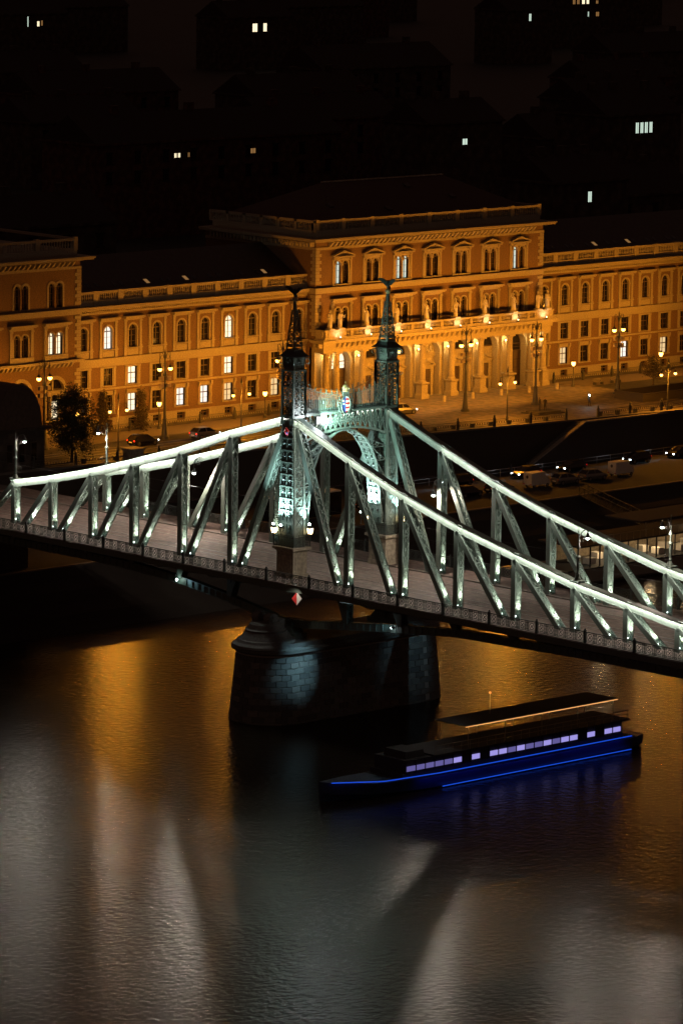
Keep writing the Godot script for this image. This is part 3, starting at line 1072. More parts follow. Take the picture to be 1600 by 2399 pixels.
	cols += [cz0 + 2.75, cz0 + 0.85]
	var xcol := -108.95
	for z in cols:
		var c := part(t, "column", csm, st, o + Vector3(xcol, G, z))
		part(c, "pedestal", pdm, st)
		part(c, "capital", cpm, st)
	# entablature and balcony
	var a0 := cz0 - 0.1
	var a1 := cz1 + 0.1
	band(t, "architrave", st, xw - 0.3, xcol + 0.48, 17.0, 17.62, a0, a1)
	band(t, "frieze", st, xw - 0.3, xcol + 0.42, 17.62, 18.3, a0 + 0.06, a1 - 0.06)
	band(t, "cornice", st, xw - 0.3, xcol + 0.95, 18.3, 18.52, a0 - 0.45, a1 + 0.45)
	band(t, "cornice", st, xw - 0.3, xcol + 1.2, 18.52, 18.78, a0 - 0.7, a1 + 0.7)
	band(t, "balcony_floor", st, xw + 0.5, xcol + 1.0, 18.78, 18.92, a0 - 0.5, a1 + 0.5)
	for i in 7:
		part(t, "bracket_row", bracket_row(6, -CB / 2, CB / 2, 17.66, 18.3, 0.62, 0.3), st, o + Vector3(xcol + 0.42, 0, ZC + 3 * CB - i * CB), 0.0, true)
	for e in [[a0 - 0.1, 1], [a1 + 0.1, -1]]:
		var b := MB.new()
		for k in 2:
			b.bx(xcol - 0.9 + k * 0.8, xcol - 0.55 + k * 0.8, 17.66, 18.3, e[0] - 0.5, e[0] + 0.5)
		part(t, "bracket_row", b.done(), st, o, 0.0, true)
	var xb := xcol + 0.62
	band(t, "balustrade_base", st, xb - 0.25, xb + 0.3, 18.92, 19.16, a0 - 0.2, a1 + 0.2)
	band(t, "balustrade_rail", st, xb - 0.25, xb + 0.28, 19.92, 20.14, a0 - 0.2, a1 + 0.2)
	for e in [a0 - 0.2, a1 - 0.25]:
		band(t, "balustrade_rail", st, xw + 0.4, xb - 0.25, 18.92, 20.14, e, e + 0.45)
	var spots := []
	for z in cols:
		spots.append(z)
		band(t, "balustrade_pier", st, xb - 0.28, xb + 0.33, 19.16, 19.92, z - 0.55, z + 0.55)
	for i in 7:
		var z := ZC + 3 * CB - i * CB
		band(t, "balustrade_pier", st, xb - 0.2, xb + 0.25, 19.16, 19.92, z - 0.25, z + 0.25)
		for k in [-1, 1]:
			part(t, "baluster_row", baluster_mesh(7, z + k * 1.25 - 0.95, z + k * 1.25 + 0.95, 19.16, 19.92, xb), st, o, 0.0, true)
	for k in 2:
		band(t, "balustrade_pier", st, xb - 0.22, xb + 0.27, 19.16, 19.92, [a0, a1 - 3.7][k], [a0 + 3.7, a1][k])
	# steps in front of the doors
	band(t, "step", M.kerb, xw - 0.2, xcol - 0.9, G, G + 0.14, cz0, cz1)
	# statues on the balustrade, three poses
	var poses := [
		[[Vector3(0, 0.05, 0), Vector3(0, 0.9, 0), 0.27, 0.24], [Vector3(0, 0.9, 0), Vector3(0, 1.5, 0), 0.2, 0.22], [Vector3(0, 1.62, 0), Vector3(0, 1.75, 0.02), 0.07, 0.07], [Vector3(0.02, 1.92, 0), Vector3(0.02, 2.02, 0), 0.12, 0.11], [Vector3(0, 1.55, 0.24), Vector3(0.08, 1.15, 0.36), 0.09, 0.075], [Vector3(0.08, 1.15, 0.36), Vector3(0.24, 1.25, 0.18), 0.07, 0.06], [Vector3(0, 1.55, -0.24), Vector3(0.04, 1.12, -0.34), 0.09, 0.075], [Vector3(0.04, 1.12, -0.34), Vector3(0.16, 0.85, -0.3), 0.07, 0.06], [Vector3(0.1, 0.1, 0.1), Vector3(0.08, 0.8, 0.06), 0.16, 0.12]],
		[[Vector3(0, 0.05, 0.04), Vector3(0, 0.95, 0), 0.25, 0.22], [Vector3(0, 0.95, 0), Vector3(0, 1.5, -0.03), 0.2, 0.22], [Vector3(0, 1.62, -0.03), Vector3(0, 1.75, 0), 0.07, 0.07], [Vector3(0.03, 1.92, 0.02), Vector3(0.03, 2.02, 0.02), 0.12, 0.11], [Vector3(0, 1.52, -0.26), Vector3(0.2, 1.2, -0.4), 0.09, 0.075], [Vector3(0.2, 1.2, -0.4), Vector3(0.3, 1.5, -0.46), 0.07, 0.06], [Vector3(0, 1.52, 0.22), Vector3(0.02, 1.1, 0.32), 0.09, 0.075], [Vector3(0.02, 1.1, 0.32), Vector3(0.2, 1.0, 0.1), 0.07, 0.06], [Vector3(-0.1, 0.1, -0.1), Vector3(-0.05, 0.9, -0.1), 0.17, 0.12]],
		[[Vector3(0, 0.05, -0.02), Vector3(0, 0.92, 0.03), 0.28, 0.22], [Vector3(0, 0.92, 0.03), Vector3(0, 1.5, 0.04), 0.2, 0.22], [Vector3(0, 1.62, 0.04), Vector3(0, 1.75, 0.05), 0.07, 0.07], [Vector3(0.02, 1.92, 0.06), Vector3(0.02, 2.02, 0.06), 0.12, 0.11], [Vector3(0, 1.55, 0.28), Vector3(0.1, 1.72, 0.5), 0.085, 0.07], [Vector3(0.1, 1.72, 0.5), Vector3(0.12, 2.05, 0.5), 0.065, 0.055], [Vector3(0, 1.52, -0.2), Vector3(0.05, 1.1, -0.36), 0.09, 0.075], [Vector3(0.05, 1.1, -0.36), Vector3(0.24, 1.0, -0.22), 0.07, 0.06], [Vector3(0.05, 0.1, -0.2), Vector3(0.03, 0.9, -0.12), 0.15, 0.12]]]
	var meshes := []
	for q in poses:
		meshes.append(flesh(q, 0.055, 0.09))
	var sb := MB.new()
	sb.bx(-0.38, 0.38, 0, 0.16, -0.38, 0.38)
	var sbm := sb.done()
	var where := ["leftmost on the balcony corner", "second from the left of the balcony", "over the left large arch", "fourth from the left of the balcony", "behind the right bridge spire", "sixth from the left of the balcony", "seventh from the left of the balcony", "eighth from the left of the balcony", "second from the right of the balcony", "rightmost on the balcony corner"]
	for i in spots.size():
		var f := thing("statue", "pale robed stone statue on the balustrade, " + where[i], "statue", Vector3(xb, 20.14, spots[i]), "statues along the palace balcony")
		f.scale = Vector3.ONE * 1.24
		part(f, "plinth", sbm, M.statue_stone)
		part(f, "figure", meshes[[0, 1, 2, 0, 2, 1, 0, 2, 1, 0][i]], M.statue_stone, Vector3(0, 0.1, 0))
	# uplights on the cornice edge, small lamps in the arcade
	var lb := MB.new()
	lb.bx(-0.12, 0.12, 0, 0.12, -0.14, 0.14)
	lb.tube(Vector3(0, 0.12, 0), Vector3(0, 0.2, 0), 0.03, 0.03, 6)
	lb.bar(Vector3(-0.5, -0.06, 0), Vector3(0, 0.05, 0), 0.05, 0.05)
	var lbm := lb.done()
	var bulb := MB.new()
	bulb.ball(Vector3(-0.02, 0.3, 0), 0.075, 10)
	var bm := bulb.done()
	for i in 8:
		var z := ZC + 3.5 * CB - i * CB + (0.9 if i == 0 else (-0.9 if i == 7 else 0.0)) * 0.0
		var f := thing("balcony_floodlight", "small bright floodlight on the balcony cornice, %s from the left" % ["first", "second", "third", "fourth", "fifth", "sixth", "seventh", "eighth"][i], "floodlight", Vector3(xcol + 1.62, 18.9, z), "floodlights along the balcony cornice")
		part(f, "housing", lbm, M.black_paint)
		part(f, "bulb_light", bm, M.lamp_warm)
		spot(f, Vector3(-0.02, 0.3, 0), Vector3(-2.4, 3.0, 0), 2.4, Color(1.0, 0.90, 0.70), 70.0, 0.9, 0.12)
	var ab := MB.new()
	ab.ball(Vector3.ZERO, 0.11, 8)
	var abm := ab.done()
	var ah := MB.new()
	ah.bx(-0.08, 0.2, -0.16, -0.06, -0.1, 0.1)
	var ahm := ah.done()
	for i in 8:
		var z := ZC + 3.5 * CB - i * CB
		var f := thing("arcade_lamp", "small lamp high on the arcade wall, %s from the left" % ["first", "second", "third", "fourth", "fifth", "sixth", "seventh", "eighth"][i], "lamp", Vector3(xw + 0.62, 16.1, z), "lamps high in the palace arcade")
		part(f, "bracket", ahm, M.black_paint, Vector3(-0.25, 0, 0))
		part(f, "bulb_light", abm, M.lamp_warm)
		omni(f, Vector3.ZERO, 4.2, Color(1.0, 0.83, 0.50), 0.1)

# lower edge of the top chord at each panel point, from the bank towards mid-river
const TOP := [[-50.0, 13.6], [-43.4, 17.0], [-37.2, 18.2], [-30.65, 19.7], [-24.1, 21.45], [-16.55, 23.6], [-8.85, 26.2], [0.0, 28.75], [8.3, 25.55], [16.0, 22.8], [23.6, 20.65], [31.4, 18.9], [39.2, 17.2], [46.0, 16.2], [52.5, 15.2], [59.0, 14.75], [65.5, 14.6]]
const BOTTOM := [[-52.0, 11.1], [-30.0, 11.1], [-23.0, 10.95], [-16.0, 10.5], [-9.6, 9.75], [-2.0, 8.5], [2.0, 8.5], [8.5, 9.25], [14.0, 9.85], [24.0, 10.75], [40.0, 11.1], [66.0, 11.2]]
const CH := 0.78         # height of the top chord

func lower_y(x: float) -> float:
	for i in BOTTOM.size() - 1:
		if x <= BOTTOM[i + 1][0]:
			return lerpf(BOTTOM[i][1], BOTTOM[i + 1][1], (x - BOTTOM[i][0]) / (BOTTOM[i + 1][0] - BOTTOM[i][0]))
	return 11.2

# a laced member from a (top) to b (foot) in the plane z = 0: two solid webs and two latticed faces
func laced(a: Vector3, b: Vector3, wide: float, deep: float) -> Array:
	var webs := MB.new()
	var lace := MB.new()
	var d := (b - a).normalized()
	var nrm := Vector3(-d.y, d.x, 0)
	var l := (b - a).length()
	for k in [-1, 1]:
		var zo := Vector3(0, 0, k * wide / 2)
		webs.bar(a + zo, b + zo, 0.035, deep, nrm)
		for q in [-1, 1]:
			var e: Vector3 = zo - Vector3(0, 0, k * 0.06) + nrm * q * (deep / 2 - 0.012)
			webs.bar(a + e, b + e, 0.12, 0.024, nrm)
	var n := int(round(l / 0.92))
	for q in [-1, 1]:
		var off: Vector3 = nrm * q * (deep / 2 + 0.012)
		for i in n:
			var p0 := a + d * (l * i / n) + off
			var p1 := a + d * (l * (i + 1) / n) + off
			var z := Vector3(0, 0, wide / 2 - 0.06)
			lace.bar(p0 - z, p1 + z, 0.062, 0.014, nrm)
			lace.bar(p0 + z + nrm * q * 0.017, p1 - z + nrm * q * 0.017, 0.062, 0.014, nrm)
			if i % 4 == 0:
				lace.bar(p0 - z, p0 + z, 0.11, 0.02, nrm)
	return [webs.done(), lace.done()]

func bridge() -> void:
	var t := thing("iron_bridge", "green iron cantilever bridge with lit chords and two spired towers", "bridge", Vector3(0, 8.5, 0))
	var o := -t.position
	var n := TOP.size()
	var upl := MB.new()
	upl.tube(Vector3.ZERO, Vector3(0, 0.14, 0), 0.09, 0.12, 8)
	var uplm := upl.done()
	var upb := MB.new()
	upb.ball(Vector3(0, 0.2, 0), 0.045, 8)
	var upbm := upb.done()
	for side in [1, -1]:
		var zt := Vector3(0, 0, side * TZ)
		for i in n - 1:
			var a := Vector3(TOP[i][0], TOP[i][1] + CH / 2, 0)
			var b := Vector3(TOP[i + 1][0], TOP[i + 1][1] + CH / 2, 0)
			# top chord: a box girder with flanges and gussets
			var c := MB.new()
			var u := Vector3(-(b - a).y, (b - a).x, 0).normalized()
			if i == 0:
				# inclined end post
				var em0 := laced(b, a - Vector3(0, 2.4, 0), 0.86, 0.56)
				var ep := part(t, "end_post", em0[0], M.iron, o + zt)
				part(ep, "lacing", em0[1], M.iron, Vector3.ZERO, 0.0, true)
				continue
			c.bar(a, b, 0.62, CH - 0.06, u)
			c.bar(a + u * (CH / 2 - 0.025), b + u * (CH / 2 - 0.025), 0.86, 0.05, u)
			c.bar(a - u * (CH / 2 - 0.025), b - u * (CH / 2 - 0.025), 0.80, 0.05, u)
			for k in [-1, 1]:
				c.bar(a + Vector3(0, 0, k * 0.325), a.lerp(b, 0.09) + Vector3(0, 0, k * 0.325), 0.02, CH + 0.12, u)
			# splice plates along the web
			var sp := int((b - a).length() / 1.9)
			for k in range(1, sp):
				var m0 := a.lerp(b, float(k) / sp)
				for z in [-0.322, 0.322]:
					c.bar(m0 + Vector3(0, 0, z) - u * (CH / 2 - 0.06), m0 + Vector3(0, 0, z) + u * (CH / 2 - 0.06), 0.03, 0.16, (b - a).normalized())
			var ch := part(t, "top_chord", c.done(), M.iron, o + zt)
			# rivet line and light channel on the river side of the chord
			var hs := MB.new()
			var lo := Vector3(0, 0, 0.66)
			hs.bar(a + lo + u * (CH / 2 + 0.03), b + lo + u * (CH / 2 + 0.03), 0.10, 0.09, u)
			var steps := int((b - a).length() / 1.1)
			for k in steps:
				var q := a.lerp(b, (k + 0.5) / steps)
				hs.bar(q + u * (CH / 2 + 0.02) + Vector3(0, 0, 0.35), q + u * (CH / 2 + 0.03) + lo, 0.04, 0.03, u)
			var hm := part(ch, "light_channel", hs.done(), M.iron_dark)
			hm.name = "light_channel"
			var em := MB.new()
			em.bar(a + lo + u * (CH / 2 - 0.022) + Vector3(0, 0, -0.02), b + lo + u * (CH / 2 - 0.022) + Vector3(0, 0, -0.02), 0.05, 0.012, u)
			part(ch, "strip_light", em.done(), M.led_strip)
			if absf(a.x) < 60:
				var ee := 21.0
				if side == -1 and i == 7:
					ee = 4.0
				area(ch, a.lerp(b, 0.5) + lo + u * (CH / 2 - 0.04), a.lerp(b, 0.5) + u * 0.06 + Vector3(0, 0, 0.31), (b - a).normalized(), (b - a).length() * 0.97, 0.06, ee * (b - a).length() / 8.0, COOL)
		# posts and diagonals
		for i in range(1, n):
			if i == 7:
				continue
			var x: float = TOP[i][0]
			var foot := Vector3(x, lower_y(x) + 0.3, 0)
			var head := Vector3(x, TOP[i][1] + 0.1, 0)
			var m := laced(head, foot, 0.86, 0.56)
			var post := part(t, "vertical_post", m[0], M.iron, o + zt)
			part(post, "lacing", m[1], M.iron, Vector3.ZERO, 0.0, true)
			if x > -45 and x < 58:
				part(post, "uplight_housing", uplm, M.black_paint, Vector3(x, 13.28, 0))
				part(post, "bulb_light", upbm, M.lamp_uplight, Vector3(x, 13.28, 0))
				spot(post, Vector3(x, 13.46, 0), Vector3(x + 0.02, 30, 0), 34.0, Color(1.0, 1.0, 0.92), 36.0, 0.7, 0.07)
			# diagonal: from the chord on the tower side down to this post's foot
			var j := i + 1 if x < 0 else i - 1
			var dh := Vector3(TOP[j][0], TOP[j][1] + 0.1, 0)
			if j == 7:
				dh.x = -0.9 if x < 0 else 0.9
				dh.y = 28.2
			var df := Vector3(x, lower_y(x) + 0.3, 0)
			m = laced(dh, df, 0.86, 0.52)
			var dg := part(t, "diagonal_strut", m[0], M.iron, o + zt)
			part(dg, "lacing", m[1], M.iron, Vector3.ZERO, 0.0, true)
			if x > -50 and x < 58:
				var q := df.lerp(dh, (13.45 - df.y) / (dh.y - df.y))
				var dd := (dh - df).normalized()
				part(dg, "uplight_housing", uplm, M.black_paint, q - Vector3(0, 0.18, 0))
				part(dg, "bulb_light", upbm, M.lamp_uplight, q - Vector3(0, 0.18, 0))
				spot(dg, q + Vector3(0, 0.04, 0), q + dd * 10.0, 42.0, Color(1.0, 1.0, 0.94), 34.0, 0.7, 0.07)
		# bottom chord, curving down to the bearing
		for i in BOTTOM.size() - 1:
			var a := Vector3(BOTTOM[i][0], BOTTOM[i][1], 0)
			var b := Vector3(BOTTOM[i + 1][0], BOTTOM[i + 1][1], 0)
			var c := MB.new()
			c.bar(a, b, 0.5, 0.72)
			c.bar(a + Vector3(0, 0.37, 0), b + Vector3(0, 0.37, 0), 0.74, 0.05)
			c.bar(a - Vector3(0, 0.37, 0), b - Vector3(0, 0.37, 0), 0.74, 0.05)
			var st := int((b - a).length() / 0.9)
			for k in st:
				var q := a.lerp(b, (k + 0.5) / st)
				c.bx(q.x - 0.03, q.x + 0.03, q.y - 0.34, q.y + 0.34, -0.32, 0.32)
			part(t, "bottom_chord", c.done(), M.iron, o + zt)
		# bearing on the pier
		var br := MB.new()
		br.bx(-1.5, 1.5, 7.0, 7.5, -0.8, 0.8)
		br.frus(Vector3.ZERO, 7.5, 1.2, 0.7, 8.3, 0.5, 0.5)
		br.bx(-0.7, 0.7, 8.2, 8.6, -0.55, 0.55)
		br.tube(Vector3(0, 8.45, -0.7), Vector3(0, 8.45, 0.7), 0.3, 0.3, 12)
		part(t, "bearing", br.done(), M.iron, o + zt)
		tower(t, o, side)
	deck(t, o)
	portal(t, o)

func deck(t: Node3D, o: Vector3) -> void:
	var x0 := -62.0
	var x1 := 68.0
	band(t, "roadway", M.deck_asphalt, x0, x1, 12.72, 13.0, -5.75, 5.75)
	for s in [-1, 1]:
		band(t, "kerb", M.kerb, x0, x1, 12.72, 13.14, minf(s * 5.75, s * 6.0), maxf(s * 5.75, s * 6.0))
		band(t, "walkway", M.deck_asphalt, x0, x1, 12.85, 13.11, minf(s * 6.0, s * 9.9), maxf(s * 6.0, s * 9.9))
		band(t, "fascia", M.iron, x0, x1, 12.45, 13.02, minf(s * 9.9, s * 10.05), maxf(s * 9.9, s * 10.05))
		band(t, "stringer", M.iron, x0, x1, 11.7, 12.7, minf(s * 6.3, s * 6.6), maxf(s * 6.3, s * 6.6))
	for z in [-3.2, -1.76, 1.76, 3.2]:
		band(t, "tram_rail", M.steel_rail, x0, x1, 13.0, 13.018, z - 0.035, z + 0.035)
		band(t, "rail_groove", M.black_paint, x0, x1, 13.0, 13.008, z + 0.04, z + 0.11)
	for z in [-0.02, 4.9, -4.9]:
		band(t, "lane_line", M.kerb, x0, x1, 13.0, 13.006, z - 0.06, z + 0.06)
	var x := -51.0
	while x < 67:
		var b := MB.new()
		b.bx(x - 0.1, x + 0.1, 11.9, 12.72, -6.3, 6.3)
		for s in [-1, 1]:
			var pl := PackedVector2Array([Vector2(0, 11.6), Vector2(3.4, 12.3), Vector2(3.4, 12.84), Vector2(0, 12.84)])
			b.prism(pl, Transform3D(Basis(Vector3(0, 0, s), Vector3.UP, Vector3(-s, 0, 0)), Vector3(x + s * 0.08, 0, s * 6.5)), 0.16)
		part(t, "cross_girder", b.done(), M.iron, o)
		x += 3.85
	# approach onto the embankment
	var ap := MB.new()
	ap.bx(-66, -61.6, WL - 1, 12.7, -10.4, 10.4)
	ap.bx(-92, -79, Q - 1, 12.7, -10.4, 10.4)
	ap.bx(-79, -66, 11.9, 12.7, -10.2, 10.2)
	var ab := thing("abutment", "dark stone abutment carrying the bridge onto the bank", "abutment", Vector3(-70, Q, 0))
	part(ab, "masonry", ap.done(), M.quay_stone, -ab.position)
	var rp := MB.new()
	rp.prism(PackedVector2Array([Vector2(-118, G), Vector2(-92, G), Vector2(-92, 12.95)]), Transform3D(Basis.IDENTITY, Vector3(0, 0, -10)), 20.0)
	rp.bx(-92, -62, 12.71, 12.98, -10, 10)
	part(ab, "ramp", rp.done(), M.asphalt, -ab.position)

func cells(b: MB, c: Vector3, u: Vector3, w: float, y0: float, y1: float, w2: float, cols: int, rows: int, out: Vector3, th := 0.05) -> void:
	# open lattice of crossed bars on a tapering face: half width w at y0, w2 at y1
	for i in rows:
		var ya := lerpf(y0, y1, float(i) / rows)
		var yb := lerpf(y0, y1, float(i + 1) / rows)
		var wa := lerpf(w, w2, float(i) / rows)
		var wb := lerpf(w, w2, float(i + 1) / rows)
		b.bar(c + u * -wa + Vector3(0, ya, 0), c + u * wa + Vector3(0, ya, 0), th * 1.2, th, out)
		for j in cols:
			var fa := -1.0 + 2.0 * j / cols
			var fb := -1.0 + 2.0 * (j + 1) / cols
			b.bar(c + u * wa * fa + Vector3(0, ya, 0), c + u * wb * fb + Vector3(0, yb, 0), th, th, out)
			b.bar(c + u * wa * fb + Vector3(0, ya, 0) - out * 0.011, c + u * wb * fa + Vector3(0, yb, 0) - out * 0.011, th, th, out)
			if j > 0:
				b.bar(c + u * wa * fa + Vector3(0, ya, 0), c + u * wb * fa + Vector3(0, yb, 0), th * 1.5, th, out)

func tower(t: Node3D, o: Vector3, side: int) -> void:
	var at := o + Vector3(0, 0, side * TZ)
	var tw := part(t, "tower", _tower_shaft(), M.iron, at)
	# pedestal
	var p := MB.new()
	p.bx(-1.3, 1.3, 13.0, 13.5, -1.05, 1.05)
	p.bx(-1.22, 1.22, 13.5, 15.8, -0.95, 0.95)
	for k in [-1, 1]:
		p.bx(-0.95, 0.95, 13.9, 15.3, k * 0.93, k * 0.99)
		p.bx(k * 1.2, k * 1.26, 13.9, 15.3, -0.65, 0.65)
	p.frus(Vector3.ZERO, 15.75, 1.24, 0.97, 15.95, 1.45, 1.18)
	p.bx(-1.55, 1.55, 15.95, 16.2, -1.28, 1.28)
	part(tw, "pedestal", p.done(), M.stone_plain)
	# gallery round the foot
	var g := MB.new()
	for e in [[-1.4, -1.12, 1.4, -1.12], [1.4, -1.12, 1.4, 1.12], [1.4, 1.12, -1.4, 1.12], [-1.4, 1.12, -1.4, -1.12]]:
		var a := Vector3(e[0], 0, e[1])
		var b := Vector3(e[2], 0, e[3])
		for y in [16.35, 17.25]:
			g.bar(a + Vector3(0, y, 0), b + Vector3(0, y, 0), 0.04, 0.05)
		for i in 12:
			var q := a.lerp(b, i / 12.0)
			g.bar(q + Vector3(0, 16.2, 0), q + Vector3(0, 17.3 if i % 4 else 17.55, 0), 0.03, 0.03, Vector3.RIGHT)
		for i in 3:
			var q := a.lerp(b, (i + 0.5) / 3.0)
			g.ring(q + Vector3(0, 16.8, 0), (b - a).normalized(), Vector3.UP, 0.28, 0.02, 8, 0, TAU, 4)
	part(tw, "gallery", g.done(), M.railing_iron)
	# ornate panels: frame ribs, the dark of clover openings put in as dark-coloured shapes
	var ribs := MB.new()
	var boss := MB.new()
	for k in [1, -1]:
		for r in 9:
			var y0 := 17.45 + r * 1.22
			var w := lerpf(1.08, 0.79, r / 9.0)
			var f: float = lerpf(0.80, 0.745, r / 9.0) * k
			ribs.bx(-w, w, y0 - 0.08, y0 + 0.04, f, f + k * 0.10)
			for c in [-1.0, 0.0, 1.0]:
				ribs.bx(c * (w - 0.06) - 0.06, c * (w - 0.06) + 0.06, y0 + 0.04, y0 + 1.14, f, f + k * 0.07)
			for c in [-0.5, 0.5]:
				var q := Vector3(c * (w - 0.04), y0 + 0.62, f + k * 0.03)
				boss.ball(q + Vector3(0, 0.12, 0), 0.15, 8, Vector3(1, 1, 0.6))
				for e in [[-0.17, 0.02], [0.17, 0.02], [0, 0.33]]:
					boss.ball(q + Vector3(e[0], e[1], 0), 0.10, 6, Vector3(1, 1, 0.7))
				boss.bx(q.x - 0.025, q.x + 0.025, q.y - 0.42, q.y - 0.02, f, f + k * 0.05)
				boss.bx(q.x - 0.14, q.x + 0.14, q.y - 0.42, q.y - 0.36, f, f + k * 0.05)
	for k in [1, -1]:
		for r in 11:
			var y0 := 17.2 + r * 1.0
			var xx := lerpf(1.1, 0.8, (y0 - 16.2) / 12.7)
			ribs.bx(k * (xx - 0.02), k * (xx + 0.05), y0, y0 + 0.07, -0.5, 0.5)
			ribs.bar(Vector3(k * xx, y0 + 0.07, -0.45), Vector3(k * (xx - 0.023), y0 + 1.0, 0.45), 0.05, 0.05, Vector3.RIGHT)
			ribs.bar(Vector3(k * xx, y0 + 0.07, 0.45), Vector3(k * (xx - 0.023), y0 + 1.0, -0.45), 0.05, 0.05, Vector3.RIGHT)
		for z in [-0.62, 0.62]:
			ribs.bar(Vector3(k * 1.12, 16.3, z), Vector3(k * 0.82, 28.9, z), 0.22, 0.07, Vector3.RIGHT)
	part(tw, "panel_ribs", ribs.done(), M.iron)
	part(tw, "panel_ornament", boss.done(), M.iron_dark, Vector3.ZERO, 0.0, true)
	# open lattice storey
	var l := MB.new()
	for k in 4:
		var dir := Vector3(0, 0, 1).rotated(Vector3.UP, k * PI / 2)
		var u := Vector3(1, 0, 0).rotated(Vector3.UP, k * PI / 2)
		cells(l, dir * 0.80, u, 0.80, 29.5, 32.3, 0.79, 2, 4, dir, 0.07)
		cells(l, dir * 0.77, u, 0.77, 32.45, 33.95, 0.75, 2, 2, dir, 0.075)
		l.bar(dir * 0.84 - u * 0.9 + Vector3(0, 32.38, 0), dir * 0.84 + u * 0.9 + Vector3(0, 32.38, 0), 0.12, 0.1, dir)
		l.bar(dir * 0.84 - u * 0.9 + Vector3(0, 34.0, 0), dir * 0.84 + u * 0.9 + Vector3(0, 34.0, 0), 0.14, 0.14, dir)
		for q in 3:
			l.ring(dir * 0.84 + u * (-0.5 + q * 0.5) + Vector3(0, 32.7, 0), u, Vector3.UP, 0.15, 0.03, 8, 0, TAU, 4)
		for q in [-1, 1]:
			var cc: Vector3 = dir * 0.8 + u * 0.8 * q
			l.bar(cc + Vector3(0, 28.9, 0), cc + Vector3(0, 34.1, 0), 0.2, 0.2, dir)
		# scroll arms at the corners
		l.ring(dir * 1.02 + u * 1.02 + Vector3(0, 32.75, 0), (dir + u).normalized(), Vector3.UP, 0.16, 0.03, 8, 0, TAU, 4)
	part(tw, "lattice_storey", l.done(), M.iron)
	# head with bosses and volutes, flared roof
	var h := MB.new()
	h.frus(Vector3.ZERO, 34.05, 0.78, 0.78, 34.3, 0.72, 0.72)
	h.frus(Vector3.ZERO, 34.3, 0.72, 0.72, 35.4, 0.76, 0.76)
	for k in 4:
		var dir := Vector3(0, 0, 1).rotated(Vector3.UP, k * PI / 2)
		var u := Vector3(1, 0, 0).rotated(Vector3.UP, k * PI / 2)
		h.ring(dir * 0.77 + Vector3(0, 34.95, 0), u, Vector3.UP, 0.27, 0.06, 14)
		h.ball(dir * 0.76 + Vector3(0, 34.95, 0), 0.16, 8)
		var cn := (dir + u).normalized()
		h.ring(cn * 1.28 + Vector3(0, 34.98, 0), cn, Vector3.UP, 0.27, 0.06, 12)
		h.bar(cn * 1.02 + Vector3(0, 34.4, 0), cn * 1.1 + Vector3(0, 35.3, 0), 0.12, 0.1, cn)
	part(tw, "head", h.done(), M.iron)
	var r := MB.new()
	r.frus(Vector3.ZERO, 35.4, 1.12, 1.12, 35.48, 1.12, 1.12)
	r.frus(Vector3.ZERO, 35.48, 1.08, 1.08, 35.72, 0.80, 0.80)
	r.frus(Vector3.ZERO, 35.72, 0.80, 0.80, 36.0, 0.64, 0.64)
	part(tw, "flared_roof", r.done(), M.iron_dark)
	var s := MB.new()
	for k in 4:
		var dir := Vector3(0, 0, 1).rotated(Vector3.UP, k * PI / 2)
		var u := Vector3(1, 0, 0).rotated(Vector3.UP, k * PI / 2)
		# pierced box
		s.bar(dir * 0.59 - u * 0.59 + Vector3(0, 36.08, 0), dir * 0.59 + u * 0.59 + Vector3(0, 36.08, 0), 0.05, 0.16, Vector3.UP)
		s.bar(dir * 0.58 - u * 0.58 + Vector3(0, 36.46, 0), dir * 0.58 + u * 0.58 + Vector3(0, 36.46, 0), 0.06, 0.14, Vector3.UP)
		for q in [-1, 1]:
			s.bar(dir * 0.58 + u * 0.4 * q + Vector3(0, 36.27, 0), dir * 0.58 + u * 0.59 * q + Vector3(0, 36.27, 0), 0.05, 0.26, Vector3.UP)
			s.bar(dir * 0.52 + u * 0.52 * q + Vector3(0, 36.5, 0), dir * 0.18 + u * 0.18 * q + Vector3(0, 40.0, 0), 0.12, 0.12, dir)
		cells(s, dir * 0.52, u, 0.52, 36.6, 37.2, 0.46, 1, 1, dir, 0.05)
	for k in 4:
		var dir := Vector3(0, 0, 1).rotated(Vector3.UP, k * PI / 2)
		var u := Vector3(1, 0, 0).rotated(Vector3.UP, k * PI / 2)
		for i in 5:
			var ya := 36.6 + i * 0.67
			var yb := ya + 0.67
			var wa := lerpf(0.515, 0.18, (ya - 36.5) / 3.5)
			var wb := lerpf(0.515, 0.18, (yb - 36.5) / 3.5)
			s.bar(dir * wa - u * wa + Vector3(0, ya, 0), dir * wb + u * wb + Vector3(0, yb, 0), 0.06, 0.05, dir)
			s.bar(dir * (wa - 0.011) + u * wa + Vector3(0, ya, 0), dir * (wb - 0.011) - u * wb + Vector3(0, yb, 0), 0.075, 0.05, dir)
			s.bar(dir * wa - u * wa + Vector3(0, ya, 0), dir * wa + u * wa + Vector3(0, ya, 0), 0.08, 0.06, dir)
	s.frus(Vector3.ZERO, 39.95, 0.24, 0.24, 40.1, 0.24, 0.24)
	s.frus(Vector3.ZERO, 40.1, 0.15, 0.15, 40.9, 0.12, 0.12)
	part(tw, "spire", s.done(), M.iron)
	var bl := MB.new()
	bl.ball(Vector3(0, 41.14, 0), 0.3, 14)
	part(tw, "gilded_ball", bl.done(), M.shield_gold)
	# eagle with spread wings
	var e := MB.new()
	e.ball(Vector3(0, 41.72, 0), 0.2, 10, Vector3(0.9, 1.7, 1.0))
	e.ball(Vector3(0.05, 42.12, 0.06), 0.11, 8, Vector3(1.2, 1, 1))
	e.tube(Vector3(0.1, 42.12, 0.1), Vector3(0.22, 42.06, 0.16), 0.05, 0.0, 6)
